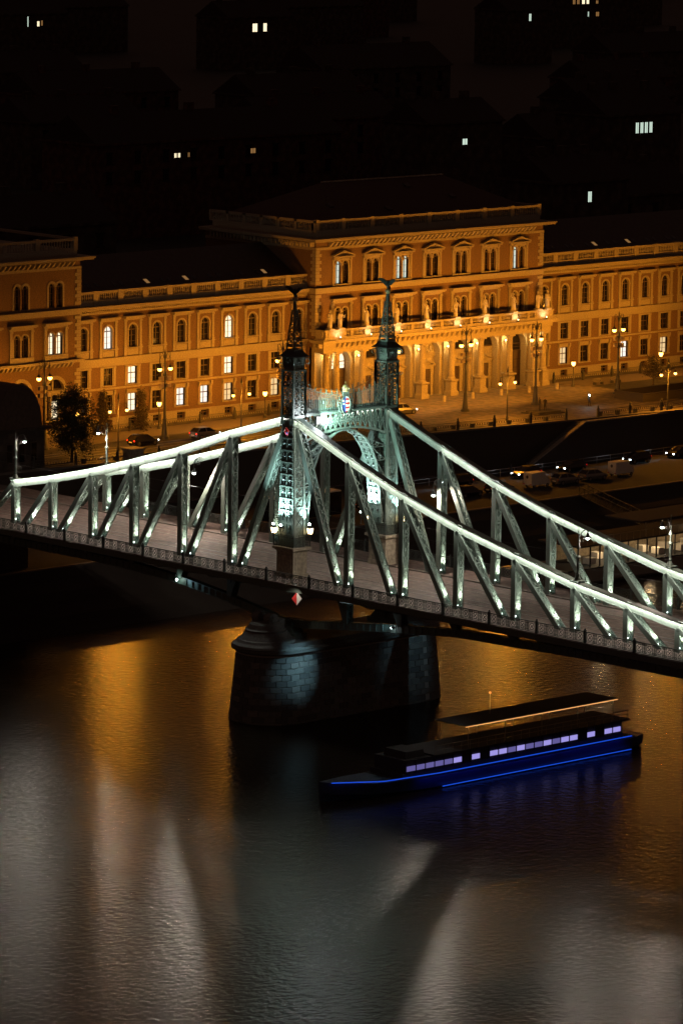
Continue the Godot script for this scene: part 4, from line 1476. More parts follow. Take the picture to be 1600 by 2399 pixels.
	for k in [-1, 1]:
		e.prism(PackedVector2Array([Vector2(0.0, 41.55), Vector2(0.55, 41.85), Vector2(0.95, 42.15), Vector2(1.32, 42.28), Vector2(1.05, 42.42), Vector2(0.6, 42.36), Vector2(0.25, 42.12), Vector2(0.0, 42.0)]), Transform3D(Basis(Vector3(k, 0, 0.12), Vector3.UP, Vector3(0, 0, k)), Vector3(0, 0, -0.05 * k)), 0.10)
		e.tube(Vector3(k * 0.08, 41.5, 0), Vector3(k * 0.12, 41.35, 0.05), 0.06, 0.05, 6)
	e.prism(PackedVector2Array([Vector2(-0.16, 41.1), Vector2(0.16, 41.1), Vector2(0.1, 41.5), Vector2(-0.1, 41.5)]), Transform3D(Basis.IDENTITY, Vector3(0, 0.12, -0.24)), 0.08)
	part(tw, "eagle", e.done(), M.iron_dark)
	# small painted shield on the river side, just above the chord
	var sh := MB.new()
	sh.ball(Vector3(0, 27.95, side * 0.95), 0.3, 10, Vector3(1.0, 1.35, 0.4))
	part(tw, "small_shield", sh.done(), M.sign_red)
	var sh2 := MB.new()
	sh2.ball(Vector3(0.08, 27.82, side * 0.97), 0.22, 10, Vector3(0.9, 1.0, 0.5))
	part(tw, "small_shield", sh2.done(), M.shield_blue)

func _tower_shaft() -> ArrayMesh:
	var b := MB.new()
	b.frus(Vector3.ZERO, 16.2, 1.08, 0.78, 28.9, 0.78, 0.73)
	b.bx(-0.95, 0.95, 28.6, 29.0, -0.9, 0.9)
	b.bx(-0.9, 0.9, 29.25, 29.5, -0.9, 0.9)
	b.bx(-0.45, 0.45, 29.0, 30.2, -0.45, 0.45)
	return b.done()

func portal(t: Node3D, o: Vector3) -> void:
	var pt := part(t, "portal_beam", _portal_frame(), M.iron, o)
	# ribbed cover of the beam
	var z := -5.6
	var rb := MB.new()
	rb.bx(-0.85, 0.85, 29.5, 29.62, -5.7, 5.7)
	while z < 5.6:
		rb.bx(-0.95, 0.95, 29.62, 29.7, z, z + 0.09)
		z += 0.2
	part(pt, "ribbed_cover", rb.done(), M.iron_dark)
	# soffit of the arch: plate fields with ribs, openings imitated by dark-coloured shapes
	var arc := [Vector2(5.25, 17.5), Vector2(5.0, 20.0), Vector2(4.75, 22.2), Vector2(4.35, 24.0), Vector2(3.7, 25.4), Vector2(2.7, 26.6), Vector2(1.4, 27.35), Vector2(0, 27.6)]
	var so := MB.new()
	var orn := MB.new()
	for k in [-1, 1]:
		for i in arc.size() - 1:
			var a := Vector3(0, arc[i].y, arc[i].x * k)
			var b := Vector3(0, arc[i + 1].y, arc[i + 1].x * k)
			var nn := (b - a).cross(Vector3(k, 0, 0)).normalized()
			so.bar(a, b, 1.5, 0.05, nn)
			var parts := int(ceil((b - a).length() / 1.2))
			for q in parts:
				var c := a.lerp(b, float(q) / parts)
				so.bar(c + Vector3(-0.78, 0, 0), c + Vector3(0.78, 0, 0), 0.14, 0.16, nn)
				for xx in [-0.38, 0.38]:
					var m := a.lerp(b, (q + 0.5) / parts) + Vector3(xx, 0, 0)
					orn.ball(m + nn * 0.04, 0.17, 8)
					orn.ball(m - nn * 0.04, 0.17, 8)
					orn.bar(m + nn * 0.05, m + nn * 0.05 - (b - a).normalized() * 0.36, 0.05, 0.05, nn)
			for xx in [-0.76, 0.0, 0.76]:
				so.bar(a + Vector3(xx, 0, 0), b + Vector3(xx, 0, 0), 0.08, 0.14, nn)
	part(pt, "arch_soffit", so.done(), M.iron)
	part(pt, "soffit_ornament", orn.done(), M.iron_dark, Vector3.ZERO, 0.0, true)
	# cresting fence on both edges of the beam: sagging top line, bars, finials
	for xs in [0.82, -0.82]:
		var f := MB.new()
		var fin := MB.new()
		var prev := Vector3.ZERO
		for i in 45:
			var zz := -5.5 + i * 0.25
			var top := 31.15 + 1.15 * pow(absf(zz) / 5.5, 2.0)
			var cur := Vector3(xs, top, zz)
			f.bar(Vector3(xs, 29.65, zz), cur, 0.035, 0.035, Vector3.RIGHT)
			if i > 0:
				f.bar(prev, cur, 0.05, 0.06)
				f.bar(prev - Vector3(0, 0.55, 0), cur - Vector3(0, 0.55, 0), 0.03, 0.03)
				if i % 2:
					f.ring((prev + cur) / 2 - Vector3(0, 0.95, 0), Vector3.BACK, Vector3.UP, 0.11, 0.018, 6, 0, TAU, 3)
			if i % 3 == 0:
				fin.bar(cur, cur + Vector3(0, 0.34, 0), 0.05, 0.05, Vector3.RIGHT)
				fin.ball(cur + Vector3(0, 0.36, 0), 0.07, 6)
				fin.bar(cur + Vector3(0, 0.22, -0.11), cur + Vector3(0, 0.22, 0.11), 0.04, 0.04)
			prev = cur
		part(pt, "cresting_fence", f.done(), M.iron)
		part(pt, "finial_row", fin.done(), M.iron, Vector3.ZERO, 0.0, true)
	# coat of arms with crown
	for k in [1]:
		var c := Vector3(0.95 * k, 30.15, 0.2)
		var T := Transform3D(Basis(Vector3(0, 0, -k), Vector3.UP, Vector3(k, 0, 0)), c)
		var fr := MB.new()
		fr.ring(c + Vector3(k * 0.06, 0, 0), Vector3(0, 0, -k) * 0.62, Vector3.UP * 0.92, 1.0, 0.085, 20)
		for s in [-1, 1]:
			var pp := []
			for i in 9:
				var q := i / 8.0
				pp.append(c + Vector3(0, lerpf(1.05, -1.25, q), s * (0.62 + 0.32 * sin(q * PI * 1.5) + 0.25 * q)))
			fr.path(pp, 0.06, 5)
			fr.ring(c + Vector3(0, -1.05, s * 1.0), Vector3.BACK, Vector3.UP, 0.2, 0.05, 10)
			for i in 5:
				fr.ball(c + Vector3(0.02 * k, 0.55 - i * 0.28, s * (0.74 + 0.05 * i)), 0.1, 6)
		fr.bx(c.x - 0.1, c.x + 0.1, c.y + 0.9, c.y + 1.3, c.z - 0.42, c.z + 0.42)
		var arms := part(pt, "coat_of_arms", fr.done(), M.iron)
		var left := PackedVector2Array()
		var right := PackedVector2Array()
		for i in 13:
			var a := PI / 2 + PI * i / 12
			left.append(Vector2(cos(a) * 0.58, sin(a) * 0.86))
			right.append(Vector2(-cos(a) * 0.58, -sin(a) * 0.86))
		var lm := MB.new()
		lm.prism(left, T, 0.06)
		part(arms, "blue_field", lm.done(), M.shield_blue)
		for i in 8:
			var ya := -0.86 + 1.72 * i / 8.0
			var yb := ya + 1.72 / 8.0
			var wa := 0.58 * sqrt(maxf(0.0, 1 - pow(ya / 0.86, 2)))
			var wb := 0.58 * sqrt(maxf(0.0, 1 - pow(yb / 0.86, 2)))
			var st := MB.new()
			var pl := PackedVector2Array([Vector2(0, ya), Vector2(maxf(wa, 0.01), ya), Vector2(maxf(wb, 0.01), yb), Vector2(0, yb)])
			st.prism(pl, T, 0.062)
			part(arms, "stripe", st.done(), M.sign_red if i % 2 == 0 else M.sign_white)
		var em := MB.new()
		for q in [[-0.3, 0.42, 0.12], [-0.22, 0.1, 0.1], [-0.36, 0.08, 0.08], [0.25, 0.3, 0.09], [0.22, -0.1, 0.12]]:
			em.ball(T * Vector3(q[0], q[1], 0.07), q[2], 8, Vector3(0.4, 1, 1))
		part(arms, "charge", em.done(), M.sign_white)
		var cr := MB.new()
		var cc := c + Vector3(0, 1.3, 0)
		cr.lathe([Vector2(0.34, 0), Vector2(0.4, 0.12), Vector2(0.36, 0.2), Vector2(0.42, 0.45), Vector2(0.3, 0.72), Vector2(0.06, 0.8)], cc, 12, 0.5, 1.0)
		for i in 7:
			cr.ball(cc + Vector3(0.14 * k, 0.3 + 0.1 * (i % 2), -0.36 + i * 0.12), 0.07, 6)
		cr.bar(cc + Vector3(0, 0.78, 0), cc + Vector3(0, 1.05, 0.04), 0.05, 0.05, Vector3.RIGHT)
		cr.bar(cc + Vector3(0, 0.93, -0.1), cc + Vector3(0, 0.93, 0.14), 0.05, 0.05)
		part(arms, "crown", cr.done(), M.shield_gold)

func _portal_frame() -> ArrayMesh:
	var b := MB.new()
	for xs in [0.8, -0.8]:
		b.bar(Vector3(xs, 29.42, -5.8), Vector3(xs, 29.42, 5.8), 0.12, 0.2)
		var prev := Vector3.ZERO
		for i in 17:
			var z := -5.6 + i * 0.7
			var y := 27.75 - 0.95 * pow(absf(z) / 5.6, 2.2)
			var cur := Vector3(xs, y, z)
			if i > 0:
				b.bar(prev, cur, 0.14, 0.2)
				# crossed bars with a boss in each field
				var a0 := Vector3(xs, 29.35, prev.z)
				var a1 := Vector3(xs, 29.35, cur.z)
				b.bar(a0, cur, 0.06, 0.09, Vector3.RIGHT)
				b.bar(a1 + Vector3(0.012, 0, 0), prev + Vector3(0.012, 0, 0), 0.06, 0.09, Vector3.RIGHT)
				b.ring((a0 + cur) / 2, Vector3.BACK, Vector3.UP, 0.22, 0.045, 10)
			b.bar(Vector3(xs, 29.35, z), cur, 0.07, 0.12, Vector3.RIGHT)
			prev = cur
		# spandrel web between arch and tower
		for k in [-1, 1]:
			var arc := [Vector2(5.25, 17.5), Vector2(5.0, 20.0), Vector2(4.75, 22.2), Vector2(4.35, 24.0), Vector2(3.7, 25.4), Vector2(2.7, 26.6), Vector2(1.4, 27.3)]
			for i in arc.size() - 1:
				var a := Vector3(xs, arc[i].y, arc[i].x * k)
				var c := Vector3(xs, arc[i + 1].y, arc[i + 1].x * k)
				b.bar(a, c, 0.10, 0.22, Vector3.RIGHT)
				if arc[i].x > 3.0:
					var wl := Vector3(xs, arc[i].y, 5.68 * k)
					b.bar(a, wl, 0.05, 0.09, Vector3.RIGHT)
					b.bar(c, wl, 0.05, 0.09, Vector3.RIGHT)
					if (wl - a).length() > 0.8:
						b.ring((a + c + wl * 2) / 4, Vector3.BACK, Vector3.UP, 0.18, 0.04, 8)
	for i in 9:
		var z := -5.2 + i * 1.3
		b.bar(Vector3(-0.8, 29.3, z), Vector3(0.8, 29.3, z), 0.08, 0.12)
	return b.done()

func stadium(b: MB, y0: float, r0: float, y1: float, r1: float, cz: float, k := 14) -> void:
	var p0 := []
	var p1 := []
	for e in [1, -1]:
		for i in k + 1:
			var a := PI * i / k
			p0.append(Vector3(cos(a) * r0 * e, y0, cz * e + sin(a) * r0 * e))
			p1.append(Vector3(cos(a) * r1 * e, y1, cz * e + sin(a) * r1 * e))
	var n := p0.size()
	for i in n:
		var j := (i + 1) % n
		b.quad(p0[i], p1[i], p1[j], p0[j])
	for i in range(1, n - 1):
		b.tri(p1[0], p1[i + 1], p1[i])

func pier() -> void:
	var t := thing("bridge_pier", "round nosed stone river pier with coursed blocks under the towers", "pier", Vector3(0, WL, 0))
	var o := -t.position
	var cz := 9.0
	var core := MB.new()
	stadium(core, WL - 1.5, 4.36, 6.0, 3.52, cz)
	part(t, "core", core.done(), M.pier_mortar, o)
	var cap := MB.new()
	stadium(cap, 5.96, 3.8, 6.14, 4.02, cz)
	stadium(cap, 6.14, 4.06, 6.42, 4.12, cz)
	stadium(cap, 6.42, 3.86, 6.6, 3.7, cz)
	stadium(cap, 6.6, 3.4, 7.0, 3.32, cz)
	part(t, "cap_course", cap.done(), M.pier_stone, o)
	for e in [1, -1]:
		var c := Vector3(0, 0, e * 9.8)
		var bell := MB.new()
		bell.lathe([Vector2(3.5, 6.5), Vector2(3.45, 6.75), Vector2(3.05, 6.95), Vector2(2.9, 7.2), Vector2(2.7, 7.25), Vector2(2.35, 7.65), Vector2(2.1, 8.0), Vector2(2.15, 8.15), Vector2(1.85, 8.25), Vector2(1.7, 8.7), Vector2(1.5, 8.9), Vector2(0.1, 9.0)], c, 24)
		var nose := part(t, "nose_cap", bell.done(), M.pier_stone, o)
		var vol := MB.new()
		for k in [-1, 1]:
			vol.tube(c + Vector3(k * 0.85 - 0.42, 9.25, 0.2 * e), c + Vector3(k * 0.85 + 0.42, 9.25, 0.2 * e), 0.62, 0.62, 16)
			vol.tube(c + Vector3(k * 0.85 - 0.5, 9.25, 0.2 * e), c + Vector3(k * 0.85 + 0.5, 9.25, 0.2 * e), 0.3, 0.3, 12)
		vol.tube(c + Vector3(-0.5, 9.1, -0.3 * e), c + Vector3(0.5, 9.1, -0.3 * e), 0.5, 0.5, 12)
		vol.bx(-1.3, 1.3, 8.6, 9.2, c.z - e * 0.9 - 0.4, c.z - e * 0.9 + 0.4)
		part(nose, "volute", vol.done(), M.pier_stone)
	# ashlar blocks, one by one where the photograph shows them, the hidden sides as one part
	var blk := MB.new()
	blk.frus(Vector3.ZERO, 0, 0.5, 0.285, 0.06, 0.5, 0.285)
	blk.frus(Vector3.ZERO, 0.06, 0.5, 0.285, 0.10, 0.465, 0.252)
	var bm := blk.done()
	var rest := MB.new()
	var mats := [M.pier_stone, M.pier_stone_dark, M.pier_stone_pale, M.pier_stone]
	var rows := 12
	for r in rows:
		var y := -1.15 + r * 0.6
		var rad := lerpf(4.36, 3.52, (y - (WL - 1.5)) / 8.5)
		var tilt := 0.0985
		var n := 14
		for i in n:
			var z := lerpf(-cz, cz, (i + (0.75 if r % 2 else 0.25)) / n)
			for s in [1, -1]:
				# local x along the wall, local z up, local y outward
				var outw := Vector3(s * cos(tilt), sin(tilt), 0)
				var along := Vector3(0, 0, -s)
				var T := Transform3D(Basis(along * (18.0 / n - 0.02), outw, along.cross(outw)), Vector3(s * (rad - 0.01), y, z))
				if s == 1:
					var q := part(t, "block", bm, mats[(i * 7 + r * 5 + (i * r) % 3) % 4])
					q.transform = Transform3D(T.basis, T.origin + o)
				else:
					rest.add(blk, T)
		var m := 11
		for e in [1, -1]:
			for i in m:
				var a := PI * (i + (0.75 if r % 2 else 0.25)) / m
				var dir := Vector3(cos(a), 0, e * sin(a))
				var outw := (dir * cos(tilt) + Vector3.UP * sin(tilt)).normalized()
				var along := Vector3.UP.cross(dir).normalized()
				var T := Transform3D(Basis(along * (PI * rad / m - 0.02), outw, along.cross(outw)), Vector3(0, y, e * cz) + dir * (rad - 0.03))
				if e == 1:
					var q := part(t, "block", bm, mats[(i * 5 + r * 3 + (i * r) % 4) % 4])
					q.transform = Transform3D(T.basis, T.origin + o)
				else:
					rest.add(blk, T)
	part(t, "hidden_blocks", rest.done(), M.pier_stone, o, 0.0, true)
	# lamps under the deck: two for the chord ends, two for the pier
	var hs := MB.new()
	hs.bx(-0.16, 0.16, -0.1, 0.12, -0.14, 0.14)
	hs.bx(-0.03, 0.03, 0.12, 0.5, -0.03, 0.03)
	var hm := hs.done()
	var bulb := MB.new()
	bulb.ball(Vector3.ZERO, 0.13, 8)
	var bum := bulb.done()
	for q in [["white floodlight under the deck at the left end of the lit lower chord", Vector3(-16.5, 10.62, 7.2), Vector3(-9.0, 9.6, 6.6), 2.6, 26.0, true],
			["small floodlight under the deck shining left along the lower chord", Vector3(15.2, 10.1, 7.1), Vector3(9.5, 9.4, 6.6), 1.3, 26.0, false],
			["floodlight under the walkway aimed at the pier's rounded nose", Vector3(11.0, 12.25, 8.6), Vector3(3.6, 5.0, 8.8), 62.0, 16.0, false],
			["floodlight under the far walkway aimed at the pier's river face", Vector3(12.5, 12.1, -7.0), Vector3(3.7, 4.0, -6.2), 9.0, 22.0, false]]:
		var f := thing("deck_floodlight", q[0], "floodlight", q[1], "floodlights under the bridge deck")
		var d: Vector3 = (q[2] - q[1]).normalized()
		part(f, "housing", hm, M.black_paint, -d * 0.2)
		part(f, "bulb_light", bum, M.lamp_uplight if q[5] else M.head_light)
		spot(f, Vector3.ZERO, q[2] - q[1], q[3], Color(0.70, 0.92, 1.0), q[4], 1.0, 0.1)
	# navigation board: red and white diamond hung below the walkway
	var nb := thing("navigation_sign", "red and white diamond navigation board hanging below the railing", "sign", Vector3(4.5, 11.85, 9.9))
	for k in 2:
		var b := MB.new()
		b.prism(PackedVector2Array([Vector2(0, -0.68), Vector2(0.5, 0), Vector2(0, 0.68)]) if k else PackedVector2Array([Vector2(0, -0.68), Vector2(0, 0.68), Vector2(-0.5, 0)]), Transform3D(Basis(Vector3.UP, 0.8), Vector3.ZERO), 0.05)
		part(nb, "red_half" if k == 0 else "white_half", b.done(), M.sign_red if k == 0 else M.sign_white)
	var hg := MB.new()
	hg.bar(Vector3(0, 0.66, 0), Vector3(0, 0.75, 0.05), 0.04, 0.04, Vector3.RIGHT)
	hg.bar(Vector3(-0.4, 0.75, 0.05), Vector3(0.4, 0.75, 0.05), 0.05, 0.05)
	part(nb, "hanger", hg.done(), M.black_paint)
	spot(nb, Vector3(0.9, 0.9, 1.2), Vector3.ZERO, 1.1, WHITE_HOT, 40.0, 0.7, 0.06)

func railings() -> void:
	var b := MB.new()
	var L := 1.25
	b.bar(Vector3(-L / 2, 1.05, 0), Vector3(L / 2, 1.05, 0), 0.09, 0.06)
	b.bar(Vector3(-L / 2, 0.9, 0), Vector3(L / 2, 0.9, 0), 0.035, 0.035)
	b.bar(Vector3(-L / 2, 0.10, 0), Vector3(L / 2, 0.10, 0), 0.05, 0.05)
	b.bar(Vector3(-L / 2, 0.22, 0), Vector3(L / 2, 0.22, 0), 0.03, 0.03)
	b.ring(Vector3(0, 0.56, 0), Vector3.RIGHT, Vector3.UP, 0.31, 0.022, 14, 0, TAU, 4)
	b.bar(Vector3(-0.22, 0.34, 0), Vector3(0.22, 0.78, 0), 0.035, 0.035, Vector3.BACK)
	b.bar(Vector3(-0.22, 0.78, 0.004), Vector3(0.22, 0.34, 0.004), 0.035, 0.035, Vector3.BACK)
	b.ball(Vector3(0, 0.56, 0), 0.06, 6)
	for s in [-1, 1]:
		for x in [0.39, 0.47, 0.6]:
			b.bar(Vector3(s * x, 0.1, 0), Vector3(s * x, 1.03, 0), 0.026, 0.026, Vector3.RIGHT)
		for y in [0.3, 0.82]:
			b.bar(Vector3(s * 0.39, y, 0), Vector3(s * 0.6, y, 0), 0.026, 0.026)
		b.ring(Vector3(s * 0.535, 0.56, 0), Vector3.RIGHT, Vector3.UP, 0.065, 0.014, 8, 0, TAU, 3)
	var pm := b.done()
	var c := MB.new()
	c.bx(-0.08, 0.08, 0, 1.18, -0.08, 0.08)
	c.bx(-0.11, 0.11, 0, 0.2, -0.11, 0.11)
	c.bx(-0.11, 0.11, 1.12, 1.2, -0.11, 0.11)
	c.ball(Vector3(0, 1.28, 0), 0.09, 8)
	var cm := c.done()
	for s in [1, -1]:
		var t := thing("bridge_railing", "ornate iron railing with crossed rings along the %s walkway of the bridge" % ("near" if s == 1 else "far"), "railing", Vector3(0, 13.11, s * 9.9), "railings of the bridge")
		var n := 93
		for i in n:
			part(t, "railing_panel", pm, M.railing_iron, Vector3(-50.0 + (i + 0.5) * L, 0, 0))
		for i in range(0, n + 1, 5):
			part(t, "railing_post", cm, M.railing_iron, Vector3(-50.0 + i * L, 0, 0))

func hanging_lamp(f: Node3D, at: Vector3, e: float, c: Color) -> void:
	var h := MB.new()
	h.lathe([Vector2(0.03, 0.55), Vector2(0.06, 0.42), Vector2(0.14, 0.3), Vector2(0.2, 0.12), Vector2(0.36, 0.0), Vector2(0.38, -0.04)], Vector3.ZERO, 12)
	part(f, "lamp_shade", h.done(), M.black_paint, at)
	var b := MB.new()
	b.ball(Vector3(0, -0.08, 0), 0.2, 10, Vector3(1, 0.9, 1))
	part(f, "bulb_light", b.done(), M.lamp_white, at)
	omni(f, at + Vector3(0, -0.12, 0), e, c, 0.2)

func bridge_lamps() -> void:
	var lc := Color(1.0, 0.92, 0.84)
	# lamp posts standing on the chords
	for q in [[-43.5, 1, 17.85, "tall lamp post on the near chord at the left edge"], [-43.5, -1, 17.85, "tall lamp post on the far chord left of the towers"], [39.4, 1, 18.0, "dark lamp post standing on the near chord at right"], [39.4, -1, 18.0, "lamp post on the far chord near the right edge"]]:
		var s: int = q[1]
		var f := thing("chord_lamp_post", q[3], "lamp post", Vector3(q[0], q[2], s * TZ), "lamp posts standing on the bridge chords")
		var b := MB.new()
		b.bx(-0.6, 0.6, 0, 0.1, -0.42, 0.42)
		b.lathe([Vector2(0.34, 0.1), Vector2(0.28, 0.3), Vector2(0.17, 0.55), Vector2(0.2, 0.7), Vector2(0.14, 0.8), Vector2(0.12, 2.1), Vector2(0.22, 2.2), Vector2(0.22, 2.3), Vector2(0.1, 2.45), Vector2(0.09, 3.0), Vector2(0.2, 3.1), Vector2(0.16, 3.25), Vector2(0.06, 3.6), Vector2(0.035, 4.9), Vector2(0.0, 5.1)], Vector3.ZERO, 10)
		part(f, "post", b.done(), M.iron)
		var a := MB.new()
		a.path([Vector3(0, 3.2, 0), Vector3(0, 4.2, -s * 0.15), Vector3(0, 4.7, -s * 0.55), Vector3(0, 4.75, -s * 1.0), Vector3(0, 4.62, -s * 1.25)], 0.045, 6)
		a.ring(Vector3(0, 3.95, -s * 0.42), Vector3.BACK, Vector3.UP, 0.28, 0.03, 12)
		a.ring(Vector3(0, 1.0, -s * 0.45), Vector3.BACK, Vector3.UP, 0.35, 0.03, 12)
		part(f, "scroll_arm", a.done(), M.pole_iron)
		hanging_lamp(f, Vector3(0, 4.05, -s * 1.25), ([18.0, 13.0] if q[0] > 0 else [28.0, 25.0])[0 if s == -1 else 1], lc)
	for q in [[-27.6, 19.4, "white lamp hanging from a scrolled bracket left of the towers"], [8.5, 21.4, "white lamp hanging from a scrolled bracket right of the towers"]]:
		var f := thing("bracket_lamp", q[2], "lamp", Vector3(q[0], q[1], -5.0), "lamps hanging on the far truss")
		var a := MB.new()
		a.path([Vector3(0, 1.35, -1.4), Vector3(0, 1.5, -0.8), Vector3(0, 1.35, -0.2), Vector3(0, 0.95, 0), Vector3(0, 0.5, 0)], 0.045, 6)
		a.ring(Vector3(0, 1.1, -0.55), Vector3.BACK, Vector3.UP, 0.34, 0.03, 14)
		for k in 6:
			a.bar(Vector3(0, 1.1, -0.55), Vector3(0, 1.1 + sin(k * PI / 3) * 0.32, -0.55 + cos(k * PI / 3) * 0.32), 0.025, 0.025, Vector3.RIGHT)
		part(f, "scroll_arm", a.done(), M.pole_iron)
		hanging_lamp(f, Vector3.ZERO, 50.0 if q[0] < 0 else 36.0, lc)
	# lanterns on the gallery corners and floodlights at the foot of the tower panels
	var lan := MB.new()
	lan.bx(-0.05, 0.05, -1.6, -0.45, -0.05, 0.05)
	lan.frus(Vector3.ZERO, 0.22, 0.27, 0.27, 0.45, 0.06, 0.06)
	lan.ball(Vector3(0, 0.5, 0), 0.06, 6)
	lan.frus(Vector3.ZERO, -0.45, 0.14, 0.14, -0.35, 0.16, 0.16)
	for k in 4:
		var d := Vector3(1, 0, 1).rotated(Vector3.UP, k * PI / 2)
		lan.bar(d * 0.16 + Vector3(0, -0.35, 0), d * 0.24 + Vector3(0, 0.22, 0), 0.03, 0.03, Vector3.RIGHT)
	var lm := lan.done()
	var lg := MB.new()
	lg.frus(Vector3.ZERO, -0.34, 0.15, 0.15, 0.21, 0.22, 0.22)
	var lgm := lg.done()
	var fl := MB.new()
	fl.bx(-0.14, 0.14, -0.2, 0.0, -0.12, 0.12)
	fl.bx(-0.03, 0.03, -1.2, -0.2, -0.03, 0.03)
	var flm := fl.done()
	var fb := MB.new()
	fb.ball(Vector3(0, 0.06, 0), 0.13, 8)
	var fbm := fb.done()
	for s in [1, -1]:
		var nm := "near" if s == 1 else "far"
		for q in [[-1.42, 1.15, "left"], [1.42, -1.15, "right"]]:
			var f := thing("gallery_lantern", "four-sided warm lantern on the %s corner of the %s tower gallery" % [q[2], nm], "lantern", Vector3(q[0], 17.85, s * TZ + q[1]), "lanterns on the tower galleries")
			part(f, "frame", lm, M.black_paint)
			part(f, "glass_light", lgm, M.lamp_warm)
			omni(f, Vector3(0, 0, 0), 4.5, WARM, 0.15)
		for q in [-0.95, 0.15, 1.3]:
			var side: bool = q > 1.2
			var at := Vector3(q + (0.25 if side else 0.0), 18.45, s * TZ + (-0.9 if side else (1.7 if s == 1 else 2.4)))
			var f := thing("tower_floodlight", "brilliant floodlight at the foot of the %s tower's %s" % [nm, "right edge" if side else ("left panel" if q < 0 else "right panel")], "floodlight", at, "floodlights at the foot of the towers")
			part(f, "housing", flm, M.black_paint)
			part(f, "bulb_light", fbm, M.lamp_uplight)
			spot(f, Vector3(0, 0.1, 0), Vector3(-q * 0.15, 7.0, -0.6 if not side else 0.2), 90.0, Color(0.85, 1.0, 1.0), 46.0, 0.8, 0.1)
	# the two strong floodlights that shine across the portal from one tower to the other
	for s in [1]:
		var f := thing("portal_floodlight", "dazzling white floodlight beside the %s tower, aimed at the opposite spire" % ("near" if s == 1 else "far"), "floodlight", Vector3(2.2, 28.95, s * 4.4), "floodlights on the portal")
		var h := MB.new()
		h.bx(-0.75, -0.55, -0.4, 0.4, -0.4, 0.4)
		h.bar(Vector3(-0.6, -0.3, s * 0.2), Vector3(-1.6, -0.6, s * 1.7), 0.08, 0.08)
		part(f, "housing", h.done(), M.black_paint)
		var bl := MB.new()
		bl.ball(Vector3.ZERO, 0.245, 14)
		var bank := MB.new()
		for q in [Vector3(0.1, 0.5, 0.1), Vector3(0.36, 0.0, 0.36), Vector3(0.36, 0.5, 0.36)]:
			bank.ball(q, 0.24, 12)
		part(f, "bank_light", bank.done(), M.lamp_beam)  # extra bulbs added to widen the glare, they carry no beam
		part(f, "bulb_light", bl.done(), M.lamp_beam if s == 1 else M.lamp_white)
		spot(f, Vector3.ZERO, Vector3(-2.0, 3.0, -s * 10.85), 75.0, TEAL, 62.0, 0.6, 0.2)
	# contact wire of the trams
	for z in [-2.5, 2.5]:
		var w := MB.new()
		w.path([Vector3(-60, 18.6, z), Vector3(-20, 18.4, z), Vector3(20, 18.4, z), Vector3(66, 18.4, z)], 0.012, 3)
		solid("tram_wire", w.done(), M.black_paint, "thin tram contact wire above the %s track of the bridge" % ("far" if z < 0 else "near"), "wire", Vector3.ZERO, "tram wires over the bridge")

func candelabrum() -> Node3D:
	var f := thing("street_candelabrum", "", "street lamp", Vector3.ZERO, "tall twin-globe lamps in front of the palace")
	var b := MB.new()
	b.lathe([Vector2(0.62, 0), Vector2(0.6, 0.25), Vector2(0.42, 0.45), Vector2(0.30, 1.5), Vector2(0.25, 2.4), Vector2(0.27, 2.5), Vector2(0.19, 2.65), Vector2(0.13, 6.4), Vector2(0.22, 6.5), Vector2(0.22, 6.7), Vector2(0.12, 6.9), Vector2(0.11, 8.0), Vector2(0.3, 8.1), Vector2(0.28, 8.3), Vector2(0.1, 8.7), Vector2(0.08, 11.2), Vector2(0.0, 11.7)], Vector3.ZERO, 12)
	part(f, "post", b.done(), M.pole_iron)
	for s in [-1, 1]:
		var a := MB.new()
		a.path([Vector3(0, 9.8, 0), Vector3(0, 10.8, s * 0.25), Vector3(0, 11.15, s * 0.6), Vector3(0, 11.1, s * 0.85), Vector3(0, 9.55, s * 0.9)], 0.045, 5)
		a.ring(Vector3(0, 10.5, s * 0.5), Vector3.BACK, Vector3.UP, 0.25, 0.03, 10)
		a.path([Vector3(0, 8.3, 0), Vector3(0, 8.6, s * 0.35), Vector3(0, 9.1, s * 0.5), Vector3(0, 9.8, s * 0.2)], 0.03, 4)
		part(f, "arm", a.done(), M.pole_iron)
		var h := MB.new()
		h.lathe([Vector2(0.04, 0.75), Vector2(0.1, 0.5), Vector2(0.2, 0.36), Vector2(0.3, 0.25), Vector2(0.31, 0.15)], Vector3(0, 8.95, s * 0.9), 10)
		part(f, "lamp_shade", h.done(), M.pole_iron)
		var g := MB.new()
		g.ball(Vector3(0, 8.98, s * 0.9), 0.29, 12)
		part(f, "globe_light", g.done(), M.lamp_sodium)
		omni(f, Vector3(0, 8.98, s * 0.9), 13.0, SODIUM, 0.28)
	return f

func flood_cluster(at: Vector3, name_: String, e: float, to: Vector3) -> void:
	var f := thing("facade_floodlight", "cluster of square floodlights on the street lamp " + name_, "floodlight", at, "floodlight clusters on the street lamps")
	var k := 0
	for y in [0.45, -0.45]:
		for z in [0.62, -0.62]:
			var b := MB.new()
			b.bx(-0.2, 0.2, y - 0.24, y + 0.24, z - 0.28, z + 0.28)
			b.bar(Vector3(0, y, z), Vector3(0.0, y, signf(z) * 0.15), 0.06, 0.06)
			part(f, "housing", b.done(), M.canvas)
			var g := MB.new()
			g.bx(-0.215, -0.2, y - 0.2, y + 0.2, z - 0.24, z + 0.24)
			part(f, "lens_light", g.done(), M.lamp_flood)
			k += 1
	for z in [0.62, -0.62]:
		area(f, Vector3(-0.26, 0, z), Vector3(to.x, to.y, to.z + z * 14.0), Vector3.BACK, 0.5, 1.3, e, SODIUM)

